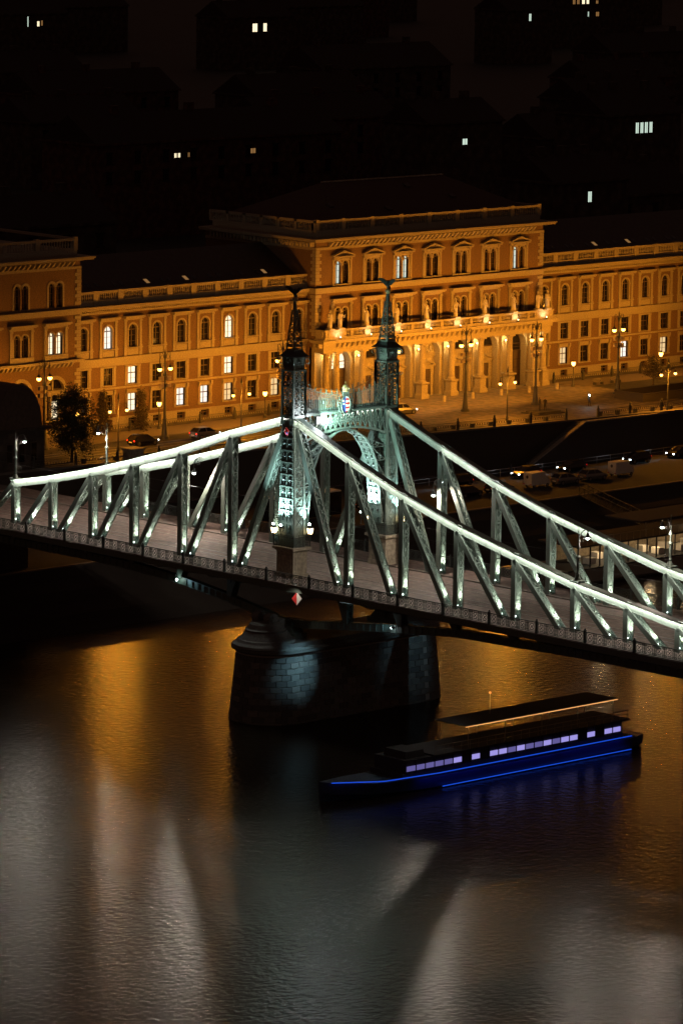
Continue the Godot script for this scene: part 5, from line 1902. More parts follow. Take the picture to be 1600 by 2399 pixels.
func small_lamp(kind: String) -> Node3D:
	if kind == "double":
		var f := thing("twin_street_lamp", "", "street lamp", Vector3.ZERO, "slender twin hanging street lamps")
		var b := MB.new()
		b.lathe([Vector2(0.22, 0), Vector2(0.16, 0.5), Vector2(0.11, 0.7), Vector2(0.09, 3.5), Vector2(0.13, 3.6), Vector2(0.07, 3.8), Vector2(0.06, 6.4), Vector2(0.16, 6.6), Vector2(0.1, 6.9), Vector2(0.0, 7.4)], Vector3.ZERO, 8)
		part(f, "post", b.done(), M.pole_iron)
		for s in [-1, 1]:
			var a := MB.new()
			a.path([Vector3(0, 5.0, 0), Vector3(0, 5.75, s * 0.7), Vector3(0, 5.9, s * 1.35)], 0.03, 4)
			a.bar(Vector3(0, 5.95, 0), Vector3(0, 5.92, s * 1.45), 0.04, 0.04)
			a.lathe([Vector2(0.03, 0.75), Vector2(0.05, 0.4), Vector2(0.16, 0.2), Vector2(0.24, 0.05)], Vector3(0, 5.1, s * 1.4), 8)
			part(f, "arm", a.done(), M.pole_iron)
			var g := MB.new()
			g.ball(Vector3(0, 5.02, s * 1.4), 0.2, 10)
			part(f, "globe_light", g.done(), M.lamp_sodium)
			omni(f, Vector3(0, 5.02, s * 1.4), 28.0, SODIUM, 0.2)
		return f
	var f := thing("post_lantern", "", "street lamp", Vector3.ZERO, "short lantern posts along the palace front")
	var b := MB.new()
	b.lathe([Vector2(0.26, 0), Vector2(0.24, 0.3), Vector2(0.13, 0.5), Vector2(0.12, 1.0), Vector2(0.08, 1.1), Vector2(0.07, 2.7), Vector2(0.12, 2.8), Vector2(0.1, 2.95)], Vector3.ZERO, 8)
	b.lathe([Vector2(0.3, 3.5), Vector2(0.1, 3.72), Vector2(0.0, 3.85)], Vector3.ZERO, 8)
	part(f, "post", b.done(), M.pole_iron)
	var g := MB.new()
	g.lathe([Vector2(0.14, 2.95), Vector2(0.27, 3.2), Vector2(0.29, 3.5), Vector2(0.0, 3.52)], Vector3.ZERO, 8)
	part(f, "glass_light", g.done(), M.lamp_sodium)
	omni(f, Vector3(0, 3.25, 0), 4.5, SODIUM, 0.2)
	return f

func standing(lean := 0.0, arm := 0) -> ArrayMesh:
	var s := lean
	var bones := [
		[Vector3(0.0, 0.06, 0.10), Vector3(0.02, 0.5, 0.09), 0.05, 0.065], [Vector3(0.02, 0.5, 0.09), Vector3(0, 0.92, 0.08), 0.065, 0.09],
		[Vector3(0.05 + s, 0.06, -0.10), Vector3(0.04 + s * 0.5, 0.5, -0.09), 0.05, 0.065], [Vector3(0.04 + s * 0.5, 0.5, -0.09), Vector3(0, 0.92, -0.08), 0.065, 0.09],
		[Vector3(-0.02, 0.04, 0.10), Vector3(0.14, 0.04, 0.11), 0.045, 0.04], [Vector3(0.03 + s, 0.04, -0.10), Vector3(0.19 + s, 0.04, -0.11), 0.045, 0.04],
		[Vector3(0, 0.92, 0), Vector3(0, 1.12, 0), 0.14, 0.13], [Vector3(0, 1.12, 0), Vector3(0, 1.38, 0), 0.13, 0.15],
		[Vector3(0, 1.40, 0.12), Vector3(0, 1.40, -0.12), 0.08, 0.08],
		[Vector3(0, 1.40, 0.19), Vector3(-0.03, 1.12, 0.25), 0.055, 0.045], [Vector3(-0.03, 1.12, 0.25), Vector3(0.06 + 0.12 * arm, 0.88 + 0.2 * arm, 0.24), 0.043, 0.035],
		[Vector3(0, 1.40, -0.19), Vector3(-0.03, 1.12, -0.25), 0.055, 0.045], [Vector3(-0.03, 1.12, -0.25), Vector3(0.06, 0.88, -0.24), 0.043, 0.035],
		[Vector3(0, 1.42, 0), Vector3(0.01, 1.53, 0), 0.055, 0.05], [Vector3(0.01, 1.62, 0), Vector3(0.015, 1.68, 0), 0.085, 0.09]]
	return flesh(bones, 0.045, 0.04)

func tree(called: String, label: String, at: Vector3, h: float, r: float, low: float, leaves: int, m: Material, clump: float, cone := false) -> void:
	var f := thing(called, label, "tree", at)
	var b := MB.new()
	b.tube(Vector3.ZERO, Vector3(0.05, h * 0.5, 0), 0.06 * r + 0.05, 0.05, 7)
	for i in 7:
		var an := i * 2.4
		b.tube(Vector3(0.02, h * (0.25 + 0.05 * i), 0), Vector3(cos(an) * r * 0.6, h * (0.45 + 0.05 * i), sin(an) * r * 0.6), 0.05, 0.02, 5)
	part(f, "trunk", b.done(), M.bark)
	var c := MB.new()
	var cl := []
	for i in 60:
		var y := rng.randf()
		var w := r * (1.0 - y * 0.85 if cone else sqrt(maxf(0.05, 1.0 - pow(2.0 * y - 0.85, 2.0) * 0.8)))
		var an := rng.randf() * TAU
		var rr := w * sqrt(rng.randf()) * 0.95
		cl.append([Vector3(cos(an) * rr, low + y * (h - low - clump * 0.5), sin(an) * rr), clump * rng.randf_range(0.6, 1.2)])
	for i in leaves:
		var q: Array = cl[rng.randi() % cl.size()]
		var d: Vector3 = Vector3(rng.randfn(), rng.randfn(), rng.randfn()) * q[1] * 0.42
		var p: Vector3 = q[0] + d
		var e := Vector3(rng.randfn(), rng.randfn() * 0.6, rng.randfn()).normalized() * rng.randf_range(0.08, 0.17)
		var g := e.cross(Vector3(rng.randfn(), rng.randfn(), rng.randfn())).normalized() * 0.07
		c.tri(p - e, p + g, p + e)
		c.tri(p - e, p + e, p - g)
	part(f, "crown", c.done(), m)

func fence(label: String, a: Vector2, b: Vector2, group := "iron fences along the embankment edge", lift := 0.26) -> void:
	var d := b - a
	var n := int(d.length() / 2.0)
	var t := thing("embankment_fence", label, "fence", Vector3(a.x, G + lift, a.y), group)
	var turn := atan2(-d.y, d.x)
	var p := MB.new()
	var L := d.length() / n
	for y in [0.12, 0.95]:
		p.bar(Vector3(-L / 2, y, 0), Vector3(L / 2, y, 0), 0.05, 0.05)
	for i in 5:
		var x := -L / 2 + L * (i + 0.5) / 5
		p.ring(Vector3(x, 0.53, 0), Vector3.RIGHT, Vector3.UP, 0.17, 0.025, 8, 0, TAU, 4)
		p.bar(Vector3(x - L / 10, 0.1, 0), Vector3(x - L / 10, 0.95, 0), 0.03, 0.03, Vector3.RIGHT)
		p.bar(Vector3(x, 0.12, 0), Vector3(x, 0.36, 0), 0.03, 0.03, Vector3.RIGHT)
		p.bar(Vector3(x, 0.7, 0), Vector3(x, 0.95, 0), 0.03, 0.03, Vector3.RIGHT)
	var pm := p.done()
	var q := MB.new()
	q.bx(-0.14, 0.14, -0.2, 1.1, -0.14, 0.14)
	q.lathe([Vector2(0.2, 1.1), Vector2(0.12, 1.25), Vector2(0.14, 1.4), Vector2(0.0, 1.6)], Vector3.ZERO, 8)
	var qm := q.done()
	for i in n:
		var c := d * ((i + 0.5) / n)
		part(t, "fence_panel", pm, M.pole_iron, Vector3(c.x, 0, c.y), turn)
	for i in range(0, n + 1, 3):
		var c := d * (float(i) / n)
		part(t, "fence_post", qm, M.pole_iron, Vector3(c.x, 0, c.y), turn)

func plaza() -> void:
	var cand := candelabrum()
	var list := [["twin-globe candelabrum at the left edge before the end pavilion", Vector3(-103.5, G, -47.8)], ["twin-globe candelabrum before the left wing of the palace", Vector3(-101.5, G, -66.1)], ["twin-globe candelabrum half hidden behind the left bridge spire", Vector3(-99.0, G, -84.2)], ["twin-globe candelabrum half hidden behind the right bridge spire", Vector3(-96.5, G, -101.8)], ["twin-globe candelabrum before the middle of the portico", Vector3(-96.1, G, -115.0)], ["twin-globe candelabrum beside the two standing figures", Vector3(-94.9, G, -127.3)], ["twin-globe candelabrum before the right wing of the palace", Vector3(-95.8, G, -144.6)], ["twin-globe candelabrum at the far end of the right wing", Vector3(-95.8, G, -163.5)]]
	cand.set_meta("label", list[0][0])
	cand.position = list[0][1]
	for i in range(1, 8):
		copy(cand, list[i][1], list[i][0])
	for q in [[1, "before the left wing", 68.0], [2, "behind the left spire", 90.0], [3, "behind the right spire", 128.0], [4, "before the portico", 150.0], [5, "by the standing figures", 150.0], [6, "before the right wing", 118.0], [7, "of the far right wing", 128.0]]:
		var p: Vector3 = list[q[0]][1]
		flood_cluster(p + Vector3(0, 7.3, 0), q[1], q[2], Vector3(-15, 1.6, 0))
	flood_cluster(list[0][1] + Vector3(0, 7.3, 0), "at the left edge, added to light the pavilion", 24.0, Vector3(-15, 1.0, -3))  # added cluster, this post carries no floodlights of its own
	var tw := small_lamp("double")
	list = [["slender twin hanging lamp by the fence before the portico", Vector3(-86.3, G, -113.0)], ["slender twin hanging lamp beside the large dark tree", Vector3(-97.0, G, -54.4)], ["slender twin hanging lamp just left of the left tower", Vector3(-99.1, G, -77.1)], ["slender twin hanging lamp at the right edge by the fence", Vector3(-79.6, G, -137.1)]]
	tw.set_meta("label", list[0][0])
	tw.position = list[0][1]
	for i in range(1, 4):
		copy(tw, list[i][1], list[i][0])
	var sg := small_lamp("single")
	list = [["short lantern post at the right of the portico", Vector3(-105.1, G, -145.5)], ["short lantern post before the left wing by the candelabrum", Vector3(-108.6, G, -71.4)], ["short lantern post left of the left bridge tower", Vector3(-107.8, G, -89.3)], ["short lantern post near the left end pavilion", Vector3(-107.5, G, -56.5)], ["short lantern post before the far right wing", Vector3(-105.0, G, -163.5)]]
	sg.set_meta("label", list[0][0])
	sg.position = list[0][1]
	for i in range(1, list.size()):
		copy(sg, list[i][1], list[i][0])
	# fences along the embankment edge, with a gap at the stairs
	fence("left stretch of dark iron fence on the embankment edge", Vector2(edge_x(-35.0) - 0.2, -35), Vector2(edge_x(-88.0) - 0.2, -88))
	fence("middle stretch of dark iron fence before the square", Vector2(edge_x(-88.0) - 0.2, -88.2), Vector2(edge_x(-118.5) - 0.2, -118.5))
	fence("right stretch of dark iron fence beyond the stairs", Vector2(edge_x(-124.0) - 0.2, -124.0), Vector2(edge_x(-170.0) - 0.2, -170.0))
	fence("low iron railing along the foot of the left wing", Vector2(XB + 2.6, -61), Vector2(XB + 2.6, -99.5), "low railings along the palace foot", 0.06)
	fence("low iron railing along the foot of the right wing", Vector2(XB + 2.6, -146), Vector2(XB + 2.6, -190), "low railings along the palace foot", 0.06)
	# bollards
	var bo := MB.new()
	bo.lathe([Vector2(0.24, 0), Vector2(0.24, 0.75), Vector2(0.2, 0.85), Vector2(0.0, 0.88)], Vector3.ZERO, 10)
	var bm := bo.done()
	for i in 5:
		solid("stone_bollard", bm, M.stone_plain, "squat stone bollard before the portico steps, %s from the left" % ["first", "second", "third", "fourth", "fifth"][i], "bollard", Vector3(-104.6, G + 0.02, -119.5 - i * 5.55), "bollards before the portico")
	var cb := MB.new()
	cb.bx(-0.22, 0.22, 0, 0.55, -0.22, 0.22)
	cb.bx(-0.25, 0.25, 0.5, 0.58, -0.25, 0.25)
	var cm := cb.done()
	for i in 17:
		var z := -92.0 - i * 3.1
		if z < -118.5 and z > -124:
			continue
		solid("edge_bollard", cm, M.pole_iron, "low dark square bollard along the fence of the square", "bollard", Vector3(edge_x(z) - 2.1, G + 0.012, z), "low square bollards along the fence")
	for i in 6:
		var z := -44.0 - i * 4.6
		solid("edge_bollard", cm, M.pole_iron, "low dark square bollard along the left embankment road", "bollard", Vector3(edge_x(z) - 2.4, G + 0.012, z), "low square bollards along the left road")
	# people
	var body := standing(0.0)
	var body2 := standing(0.16, 1)
	var sk := MB.new()
	sk.ball(Vector3(0.02, 1.665, 0), 0.098, 10, Vector3(1, 1.25, 0.9))
	var hd := sk.done()
	var hr := MB.new()
	hr.ball(Vector3(-0.015, 1.70, 0), 0.108, 10, Vector3(1, 1.05, 0.95))
	var hm := hr.done()
	for q in [[Vector3(-88.9, G + 0.32, -121.9), 0.6, "dark clothed person standing left in the pair beside the candelabrum", body], [Vector3(-88.6, G + 0.32, -122.6), -0.5, "dark clothed person standing right in the pair beside the candelabrum", body2], [Vector3(-89.5, G + 0.02, -132.2), 0.2, "person in dark clothes carrying a white light across the square", body2], [Vector3(-90.6, G + 0.02, -63.0), 0.0, "person in dark clothes standing at the embankment road", body]]:
		var f := thing("person", q[2], "person", q[0])
		f.rotation.y = q[1]
		part(f, "body", q[3], M.cloth_dark)
		part(f, "face", hd, M.skin)
		part(f, "hair", hm, M.black_paint)
	var hl := thing("hand_lamp", "bright white lamp carried by the person on the square", "lamp", Vector3(-89.25, G + 1.55, -132.0))
	var hb := MB.new()
	hb.ball(Vector3.ZERO, 0.1, 8)
	part(hl, "bulb_light", hb.done(), M.lamp_uplight)
	var hh := MB.new()
	hh.tube(Vector3(-0.16, -0.3, -0.15), Vector3(0, -0.06, 0), 0.03, 0.04, 6)
	part(hl, "handle", hh.done(), M.black_paint)
	omni(hl, Vector3.ZERO, 0.6, Color(0.8, 0.93, 1), 0.08)
	# low stepped platform under the pair
	var pf := thing("stepped_platform", "low dark stepped platform under the two standing figures", "platform", Vector3(-88.6, G, -122.3))
	for i in 2:
		var b := MB.new()
		b.bx(-1.6 + i * 0.35, 1.6 - i * 0.35, i * 0.16, i * 0.16 + 0.16, -2.6 + i * 0.5, 2.6 - i * 0.5)
		part(pf, "step", b.done(), M.quay_stone)
	# benches and planting along the right wing
	var be := thing("park_bench", "slatted bench before the right wing, nearest the portico", "bench", Vector3(-104.3, G, -149.8), "benches along the right wing")
	for i in 4:
		var b := MB.new()
		b.bx(-0.26 + i * 0.14, -0.16 + i * 0.14, 0.42, 0.46, -0.9, 0.9)
		part(be, "slat", b.done(), M.kerb)
	for i in 2:
		var b := MB.new()
		b.bx(-0.32, -0.27, 0.6 + i * 0.16, 0.72 + i * 0.16, -0.9, 0.9)
		part(be, "slat", b.done(), M.kerb)
	for s in [-1, 1]:
		var b := MB.new()
		b.bx(-0.3, 0.3, 0, 0.42, s * 0.75 - 0.04, s * 0.75 + 0.04)
		b.bx(-0.35, -0.29, 0.4, 0.9, s * 0.75 - 0.04, s * 0.75 + 0.04)
		part(be, "leg", b.done(), M.pole_iron)
	copy(be, Vector3(-104.3, G, -153.4), "slatted bench before the right wing, second from the portico")
	tree("street_tree", "small bare leafed tree before the right wing", Vector3(-97.2, G, -153.4), 4.6, 1.35, 1.7, 1500, M.leaf_dry, 0.7)
	tree("broad_tree", "large dark leafy tree at the left before the palace", Vector3(-92.8, G, -43.3), 9.5, 2.8, 1.5, 13000, M.leaf, 1.35)
	tree("columnar_tree", "narrow columnar tree against the left wing, left of two", Vector3(-108.8, G, -62.0), 5.6, 0.95, 0.4, 5200, M.leaf_dry, 0.6, true)
	tree("columnar_tree", "narrow columnar tree against the left wing, right of two", Vector3(-108.8, G, -68.5), 5.4, 0.9, 0.4, 5200, M.leaf_dry, 0.6, true)
	# stone pedestal on the fence line
	var pd := thing("fence_pedestal", "stone pedestal breaking the left embankment fence", "pedestal", Vector3(edge_x(-49.6) - 0.3, G, -49.6))
	var b1 := MB.new()
	b1.bx(-0.9, 0.9, 0, 1.5, -0.9, 0.9)
	part(pd, "block", b1.done(), M.stone_plain)
	var b2 := MB.new()
	b2.bx(-1.1, 1.1, 1.5, 1.75, -1.1, 1.1)
	part(pd, "cap", b2.done(), M.stone_plain)
	# parapet of the underpass at the right edge
	var up := thing("underpass_parapet", "low dark walled underpass opening at the right edge of the square", "wall", Vector3(-90, G, -150))
	for q in [[2.0, 2.35, -15, 9], [-3.0, -2.65, -15, 9], [-2.65, 2.0, 8.65, 9]]:
		var wb := MB.new()
		wb.bx(q[0], q[1], 0, 1.05, q[2], q[3])
		part(up, "wall", wb.done(), M.quay_stone)
		var wc := MB.new()
		wc.bx(q[0] - 0.06, q[1] + 0.06, 1.05, 1.17, q[2] - 0.06, q[3] + 0.06)
		part(up, "coping", wc.done(), M.quay_stone)
	# parasol roof seen behind the cresting of the portal
	var um := thing("market_tent", "orange-lit canvas tent roof at the foot of the portico's left end", "tent", Vector3(-105.0, G, -96.6))
	var u := MB.new()
	u.lathe([Vector2(3.2, 2.5), Vector2(3.25, 2.7), Vector2(2.2, 3.3), Vector2(0.0, 3.75)], Vector3.ZERO, 12)
	part(um, "canopy", u.done(), M.canvas)
	for k in 4:
		var l := MB.new()
		var dd := Vector3(2.2, 0, 2.2).rotated(Vector3.UP, k * PI / 2)
		l.tube(dd, dd + Vector3(0, 2.6, 0), 0.05, 0.05, 6)
		part(um, "leg", l.done(), M.pole_iron)
	# toll house with arched roof at the left edge
	var th := thing("toll_house", "dark round-gabled toll house at the left edge of the embankment", "building", Vector3(-92.5, G, -33.4))
	var hw := MB.new()
	hw.bx(-4, 2.2, 0, 5.0, -3.4, 4)
	part(th, "wall", hw.done(), M.city_wall)
	var hcn := MB.new()
	hcn.bx(-4.5, 2.8, 5.0, 5.35, -4.1, 4.5)
	part(th, "cornice", hcn.done(), M.city_wall)
	var gb := PackedVector2Array()
	for i in 13:
		var an := PI * i / 12
		gb.append(Vector2(cos(an) * 3.6, 5.35 + sin(an) * 5.4))
	var gm := MB.new()
	gm.prism(gb, Transform3D(Basis(Vector3(0, 0, -1), Vector3.UP, Vector3(1, 0, 0)), Vector3(-4, 0, 0.4)), 6.0)
	part(th, "round_roof", gm.done(), M.roof_metal)
	for i in 3:
		var wd := MB.new()
		wd.bx(2.19, 2.26, 1.2, 3.6, -2.2 + i * 1.9, -1.2 + i * 1.9)
		var fr := part(th, "window", wd.done(), M.window_wood)
		var gl := MB.new()
		gl.bx(2.26, 2.28, 1.3, 3.5, -2.1 + i * 1.9, -1.3 + i * 1.9)
		part(fr, "pane", gl.done(), M.dark_glass)
	# cars waiting on the embankment road, lights on
	car_at("dark car with headlights on, first on the embankment road", Vector3(-98.7, G, -60.0), PI / 2, "car_black", true)
	car_at("dark car with headlights on, second on the embankment road", Vector3(-98.7, G, -70.5), PI / 2, "car_silver", true)
	car_at("car with headlights on, on the square left of the portico", Vector3(-99.5, G, -106.5), PI / 2 - 0.1, "car_silver", true)

var car_meshes := {}
func loft(b: MB, rings: Array) -> void:
	for i in rings.size() - 1:
		var p: Array = rings[i]
		var q: Array = rings[i + 1]
		var n := p.size()
		for j in n:
			var k := (j + 1) % n
			b.quad(p[j], p[k], q[k], q[j])
	for e in [0, rings.size() - 1]:
		var r: Array = rings[e]
		for j in range(1, r.size() - 1):
			if e == 0:
				b.tri(r[0], r[j + 1], r[j])
			else:
				b.tri(r[0], r[j], r[j + 1])

func car_at(label: String, at: Vector3, turn: float, paint: String, lights := false, group := "cars on the embankment") -> void:
	if car_meshes.is_empty():
		# body: cross-sections from tail to nose, [x, half width, sill, belt]
		var b := MB.new()
		var rings := []
		for q in [[-2.08, 0.66, 0.42, 0.78], [-2.0, 0.80, 0.30, 0.92], [-1.5, 0.86, 0.22, 0.98], [-0.4, 0.88, 0.20, 0.96], [0.8, 0.87, 0.20, 0.92], [1.5, 0.84, 0.22, 0.80], [1.95, 0.76, 0.28, 0.68], [2.1, 0.62, 0.38, 0.58]]:
			var x: float = q[0]
			var w: float = q[1]
			var s: float = q[2]
			var t: float = q[3]
			rings.append([Vector3(x, s, -w * 0.92), Vector3(x, lerpf(s, t, 0.55), -w), Vector3(x, t, -w * 0.9), Vector3(x, t + 0.03, 0), Vector3(x, t, w * 0.9), Vector3(x, lerpf(s, t, 0.55), w), Vector3(x, s, w * 0.92)])
		loft(b, rings)
		car_meshes.body = b.done()
		var g := MB.new()
		rings = []
		for q in [[-1.92, 0.72, 0.93, 0.97], [-1.45, 0.74, 0.93, 1.36], [-0.6, 0.75, 0.93, 1.43], [0.3, 0.74, 0.92, 1.38], [1.15, 0.72, 0.86, 0.92]]:
			var x: float = q[0]
			rings.append([Vector3(x, q[2], -q[1]), Vector3(x, q[3], -q[1] * 0.8), Vector3(x, q[3] + 0.02, 0), Vector3(x, q[3], q[1] * 0.8), Vector3(x, q[2], q[1])])
		loft(g, rings)
		car_meshes.glass = g.done()
		var r := MB.new()
		r.obox(Transform3D(Basis(Vector3.BACK, -0.02), Vector3(-0.55, 1.43, 0)), Vector3(1.7, 0.05, 1.18))
		for s in [-1, 1]:
			r.bar(Vector3(-0.35, 0.95, s * 0.755), Vector3(-0.38, 1.41, s * 0.62), 0.03, 0.09, Vector3.RIGHT)
			r.bar(Vector3(-1.9, 0.97, s * 0.7), Vector3(-1.38, 1.38, s * 0.6), 0.05, 0.14, Vector3.RIGHT)
			r.bar(Vector3(1.12, 0.92, s * 0.7), Vector3(0.28, 1.40, s * 0.6), 0.05, 0.06, Vector3.RIGHT)
		car_meshes.roof = r.done()
		var w := MB.new()
		w.tube(Vector3(0, 0, -0.1), Vector3(0, 0, 0.1), 0.32, 0.32, 16)
		car_meshes.wheel = w.done()
		w = MB.new()
		w.tube(Vector3(0, 0, -0.108), Vector3(0, 0, 0.108), 0.2, 0.2, 10)
		car_meshes.rim = w.done()
		w = MB.new()
		w.ball(Vector3.ZERO, 0.13, 8, Vector3(0.6, 0.7, 1.2))
		car_meshes.lamp = w.done()
		w = MB.new()
		w.bx(-0.02, 0.02, -0.06, 0.06, -0.26, 0.26)
		car_meshes.plate = w.done()
	var f := thing("parked_car", label, "car", at, group)
	f.rotation.y = turn
	part(f, "body", car_meshes.body, M[paint])
	part(f, "glazing", car_meshes.glass, M.dark_glass)
	part(f, "roof", car_meshes.roof, M[paint])
	part(f, "number_plate", car_meshes.plate, M.sign_white, Vector3(-2.1, 0.55, 0))
	for x in [-1.32, 1.3]:
		for z in [-0.77, 0.77]:
			var w := part(f, "wheel", car_meshes.wheel, M.tyre, Vector3(x, 0.32, z))
			part(w, "rim", car_meshes.rim, M.rim_metal)
	for z in [-0.62, 0.62]:
		part(f, "headlight", car_meshes.lamp, M.head_light if lights else M.rim_metal, Vector3(2.0, 0.6, z))
		part(f, "taillight", car_meshes.lamp, M.lamp_red if lights else M.sign_red, Vector3(-2.02, 0.75, z))
	if lights:
		spot(f, Vector3(2.2, 0.6, 0), Vector3(12, 0.1, 0), 4.0, Color(0.85, 0.93, 1.0), 20.0, 0.8, 0.15)

func van_at(label: String, at: Vector3, turn: float) -> void:
	var f := thing("box_van", label, "van", at, "vans parked on the lower quay")
	f.scale = Vector3.ONE * 0.72
	f.rotation.y = turn
	var b := MB.new()
	b.bx(-2.6, 0.9, 0.55, 2.75, -1.0, 1.0)
	part(f, "cargo_box", b.done(), M.car_white)
	var d := MB.new()
	d.bx(-2.63, -2.6, 0.65, 2.6, -0.93, -0.02)
	d.bx(-2.63, -2.6, 0.65, 2.6, 0.02, 0.93)
	part(f, "rear_doors", d.done(), M.car_white)
	var em := MB.new()
	em.tube(Vector3(-2.65, 2.0, -0.05), Vector3(-2.63, 2.0, -0.05), 0.3, 0.3, 16)
	part(f, "round_emblem", em.done(), M.cloth_brown)
	var c := MB.new()
	loft(c, [[Vector3(0.92, 0.4, -0.92), Vector3(0.92, 2.0, -0.86), Vector3(0.92, 2.0, 0.86), Vector3(0.92, 0.4, 0.92)], [Vector3(1.6, 0.4, -0.92), Vector3(1.5, 1.95, -0.8), Vector3(1.5, 1.95, 0.8), Vector3(1.6, 0.4, 0.92)], [Vector3(2.3, 0.4, -0.88), Vector3(2.2, 1.15, -0.85), Vector3(2.2, 1.15, 0.85), Vector3(2.3, 0.4, 0.88)]])
	part(f, "cab", c.done(), M.car_white)
	var g := MB.new()
	g.quad(Vector3(2.17, 1.22, 0.78), Vector3(2.17, 1.22, -0.78), Vector3(1.56, 1.9, -0.72), Vector3(1.56, 1.9, 0.72))
	part(f, "windscreen", g.done(), M.dark_glass, Vector3(0.03, 0.02, 0))
	for x in [-1.7, 1.55]:
		for z in [-0.85, 0.85]:
			var w := part(f, "wheel", car_meshes.wheel, M.tyre, Vector3(x, 0.34, z))
			part(w, "rim", car_meshes.rim, M.rim_metal)
	for z in [-0.8, 0.8]:
		part(f, "taillight", car_meshes.plate, M.sign_red, Vector3(-2.64, 0.75, z), 0.0)

func quay() -> void:
	# stairs from the lower quay to the square
	var xs := -78.5
	var zb := -110.8
	var zt := -120.0
	var st := thing("quay_stairs", "stone stairs with sloping parapet up the retaining wall", "stairs", Vector3(xs, Q, -115))
	var o := -st.position
	var n := 30
	for i in n:
		var z0 := lerpf(zb, zt, float(i) / n)
		var z1 := lerpf(zb, zt, float(i + 1) / n)
		var b := MB.new()
		b.bx(edge_x(zb) + 0.1, xs - 0.45, Q, lerpf(Q, G, float(i + 1) / n), z1, z0)
		part(st, "step", b.done(), M.kerb, o)
	var pr := MB.new()
	pr.prism(PackedVector2Array([Vector2(-zb - 1.0, Q), Vector2(136, Q), Vector2(136, G - 0.1), Vector2(-zt, G + 0.1), Vector2(-zb - 1.0, Q + 0.6)]), Transform3D(Basis(Vector3(0, 0, -1), Vector3.UP, Vector3(1, 0, 0)), Vector3(xs - 0.45, 0, 0)), 0.45)
	part(st, "side_wall", pr.done(), M.quay_stone, o)
	var cp := MB.new()
	cp.bar(Vector3(xs - 0.22, Q + 0.68, zb + 1.0), Vector3(xs - 0.22, G + 0.18, zt), 0.62, 0.16)
	cp.bar(Vector3(xs - 0.22, G + 0.12, zt), Vector3(xs - 0.22, G + 0.0, -136), 0.6, 0.16)
	part(st, "sloping_coping", cp.done(), M.stone_plain, o)
	var lf := MB.new()
	lf.prism(PackedVector2Array([Vector2(-zt, Q), Vector2(136, Q), Vector2(136, G - 0.15), Vector2(-zt, G)]), Transform3D(Basis(Vector3(0, 0, -1), Vector3.UP, Vector3(1, 0, 0)), Vector3(edge_x(zb) + 0.1, 0, 0)), xs - 0.45 - edge_x(zb) - 0.1)
	part(st, "landing", lf.done(), M.quay_stone, o)
	# parked vehicles in a line
	var gp := "vehicles parked on the lower quay"
	car_at("silver hatchback parked right of the white box van", Vector3(-67.2, Q, -104.3), -PI / 2 - 2.0 * 0 + PI, "car_silver", false, gp)
	car_at("dark hatchback parked second from the white box van", Vector3(-67.4, Q, -109.6), PI / 2, "car_silver", false, gp)
	van_at("white box van with round emblem on its rear doors", Vector3(-67.6, Q, -99.6), PI / 2)
	van_at("white box van parked farther right under the stairs", Vector3(-67.5, Q, -115.2), PI / 2)
	car_at("dark car parked left of the white van on the quay", Vector3(-67.4, Q, -92.4), PI / 2, "car_black", false, gp)
	car_at("dark car parked under the far truss on the quay", Vector3(-67.4, Q, -86.8), PI / 2, "car_black", false, gp)
	car_at("dark car parked behind the near tower on the quay", Vector3(-67.4, Q, -70.0), PI / 2, "car_black", false, gp)
	for i in 5:
		car_at("car with bright headlights driving on the quay road, %s from the left" % ["first", "second", "third", "fourth", "fifth"][i], Vector3(-74.4 + i * 0.02, Q, -92.0 - i * 10.5 - (i % 2) * 2.0), -PI / 2, "car_black", true, "cars driving on the quay road")
	# barrier rail with posts along the quay road
	var br := thing("road_barrier", "thin railing with posts between the quay road and the wall", "railing", Vector3(-76.8, Q, -120))
	for i in 34:
		var b := MB.new()
		b.bx(-0.03, 0.03, 0, 1.0, -0.03, 0.03)
		part(br, "post", b.done(), M.steel_rail, Vector3(0, 0, 36 - i * 2.6))
	var rl := MB.new()
	rl.bx(-0.02, 0.02, 0.92, 0.98, -50, 36)
	rl.bx(-0.02, 0.02, 0.5, 0.54, -50, 36)
	part(br, "rail", rl.done(), M.steel_rail)
	# two figures on the quay
	var body := standing(0.1)
	for q in [[Vector3(-76.0, Q, -97.5), "person in dark clothes walking below the retaining wall"], [Vector3(-76.0, Q, -103.3), "person in dark clothes standing near the foot of the stairs"]]:
		var f := thing("person", q[1], "person", q[0])
		part(f, "body", body, M.cloth_dark)
	# coach parked under the bridge
	var co := thing("coach", "large dark coach with pale roof parked behind the near truss", "bus", Vector3(-66.8, Q, -57.5))
	var b := MB.new()
	b.bx(-1.25, 1.25, 0.4, 3.2, -5.6, 5.6)
	part(co, "body", b.done(), M.car_black)
	var r := MB.new()
	r.bx(-1.22, 1.22, 3.2, 3.35, -5.5, 5.5)
	part(co, "roof", r.done(), M.car_white)
	for i in 6:
		var w := MB.new()
		w.bx(1.25, 1.27, 1.7, 2.8, -5.2 + i * 1.75, -3.65 + i * 1.75)
		part(co, "window", w.done(), M.dark_glass)
	for z in [-3.6, 3.6]:
		for x in [-1.1, 1.1]:
			var w := part(co, "wheel", car_meshes.wheel, M.tyre, Vector3(x, 0.45, z), PI / 2)
			w.scale = Vector3(1.4, 1.4, 1.2)
			part(w, "rim", car_meshes.rim, M.rim_metal)

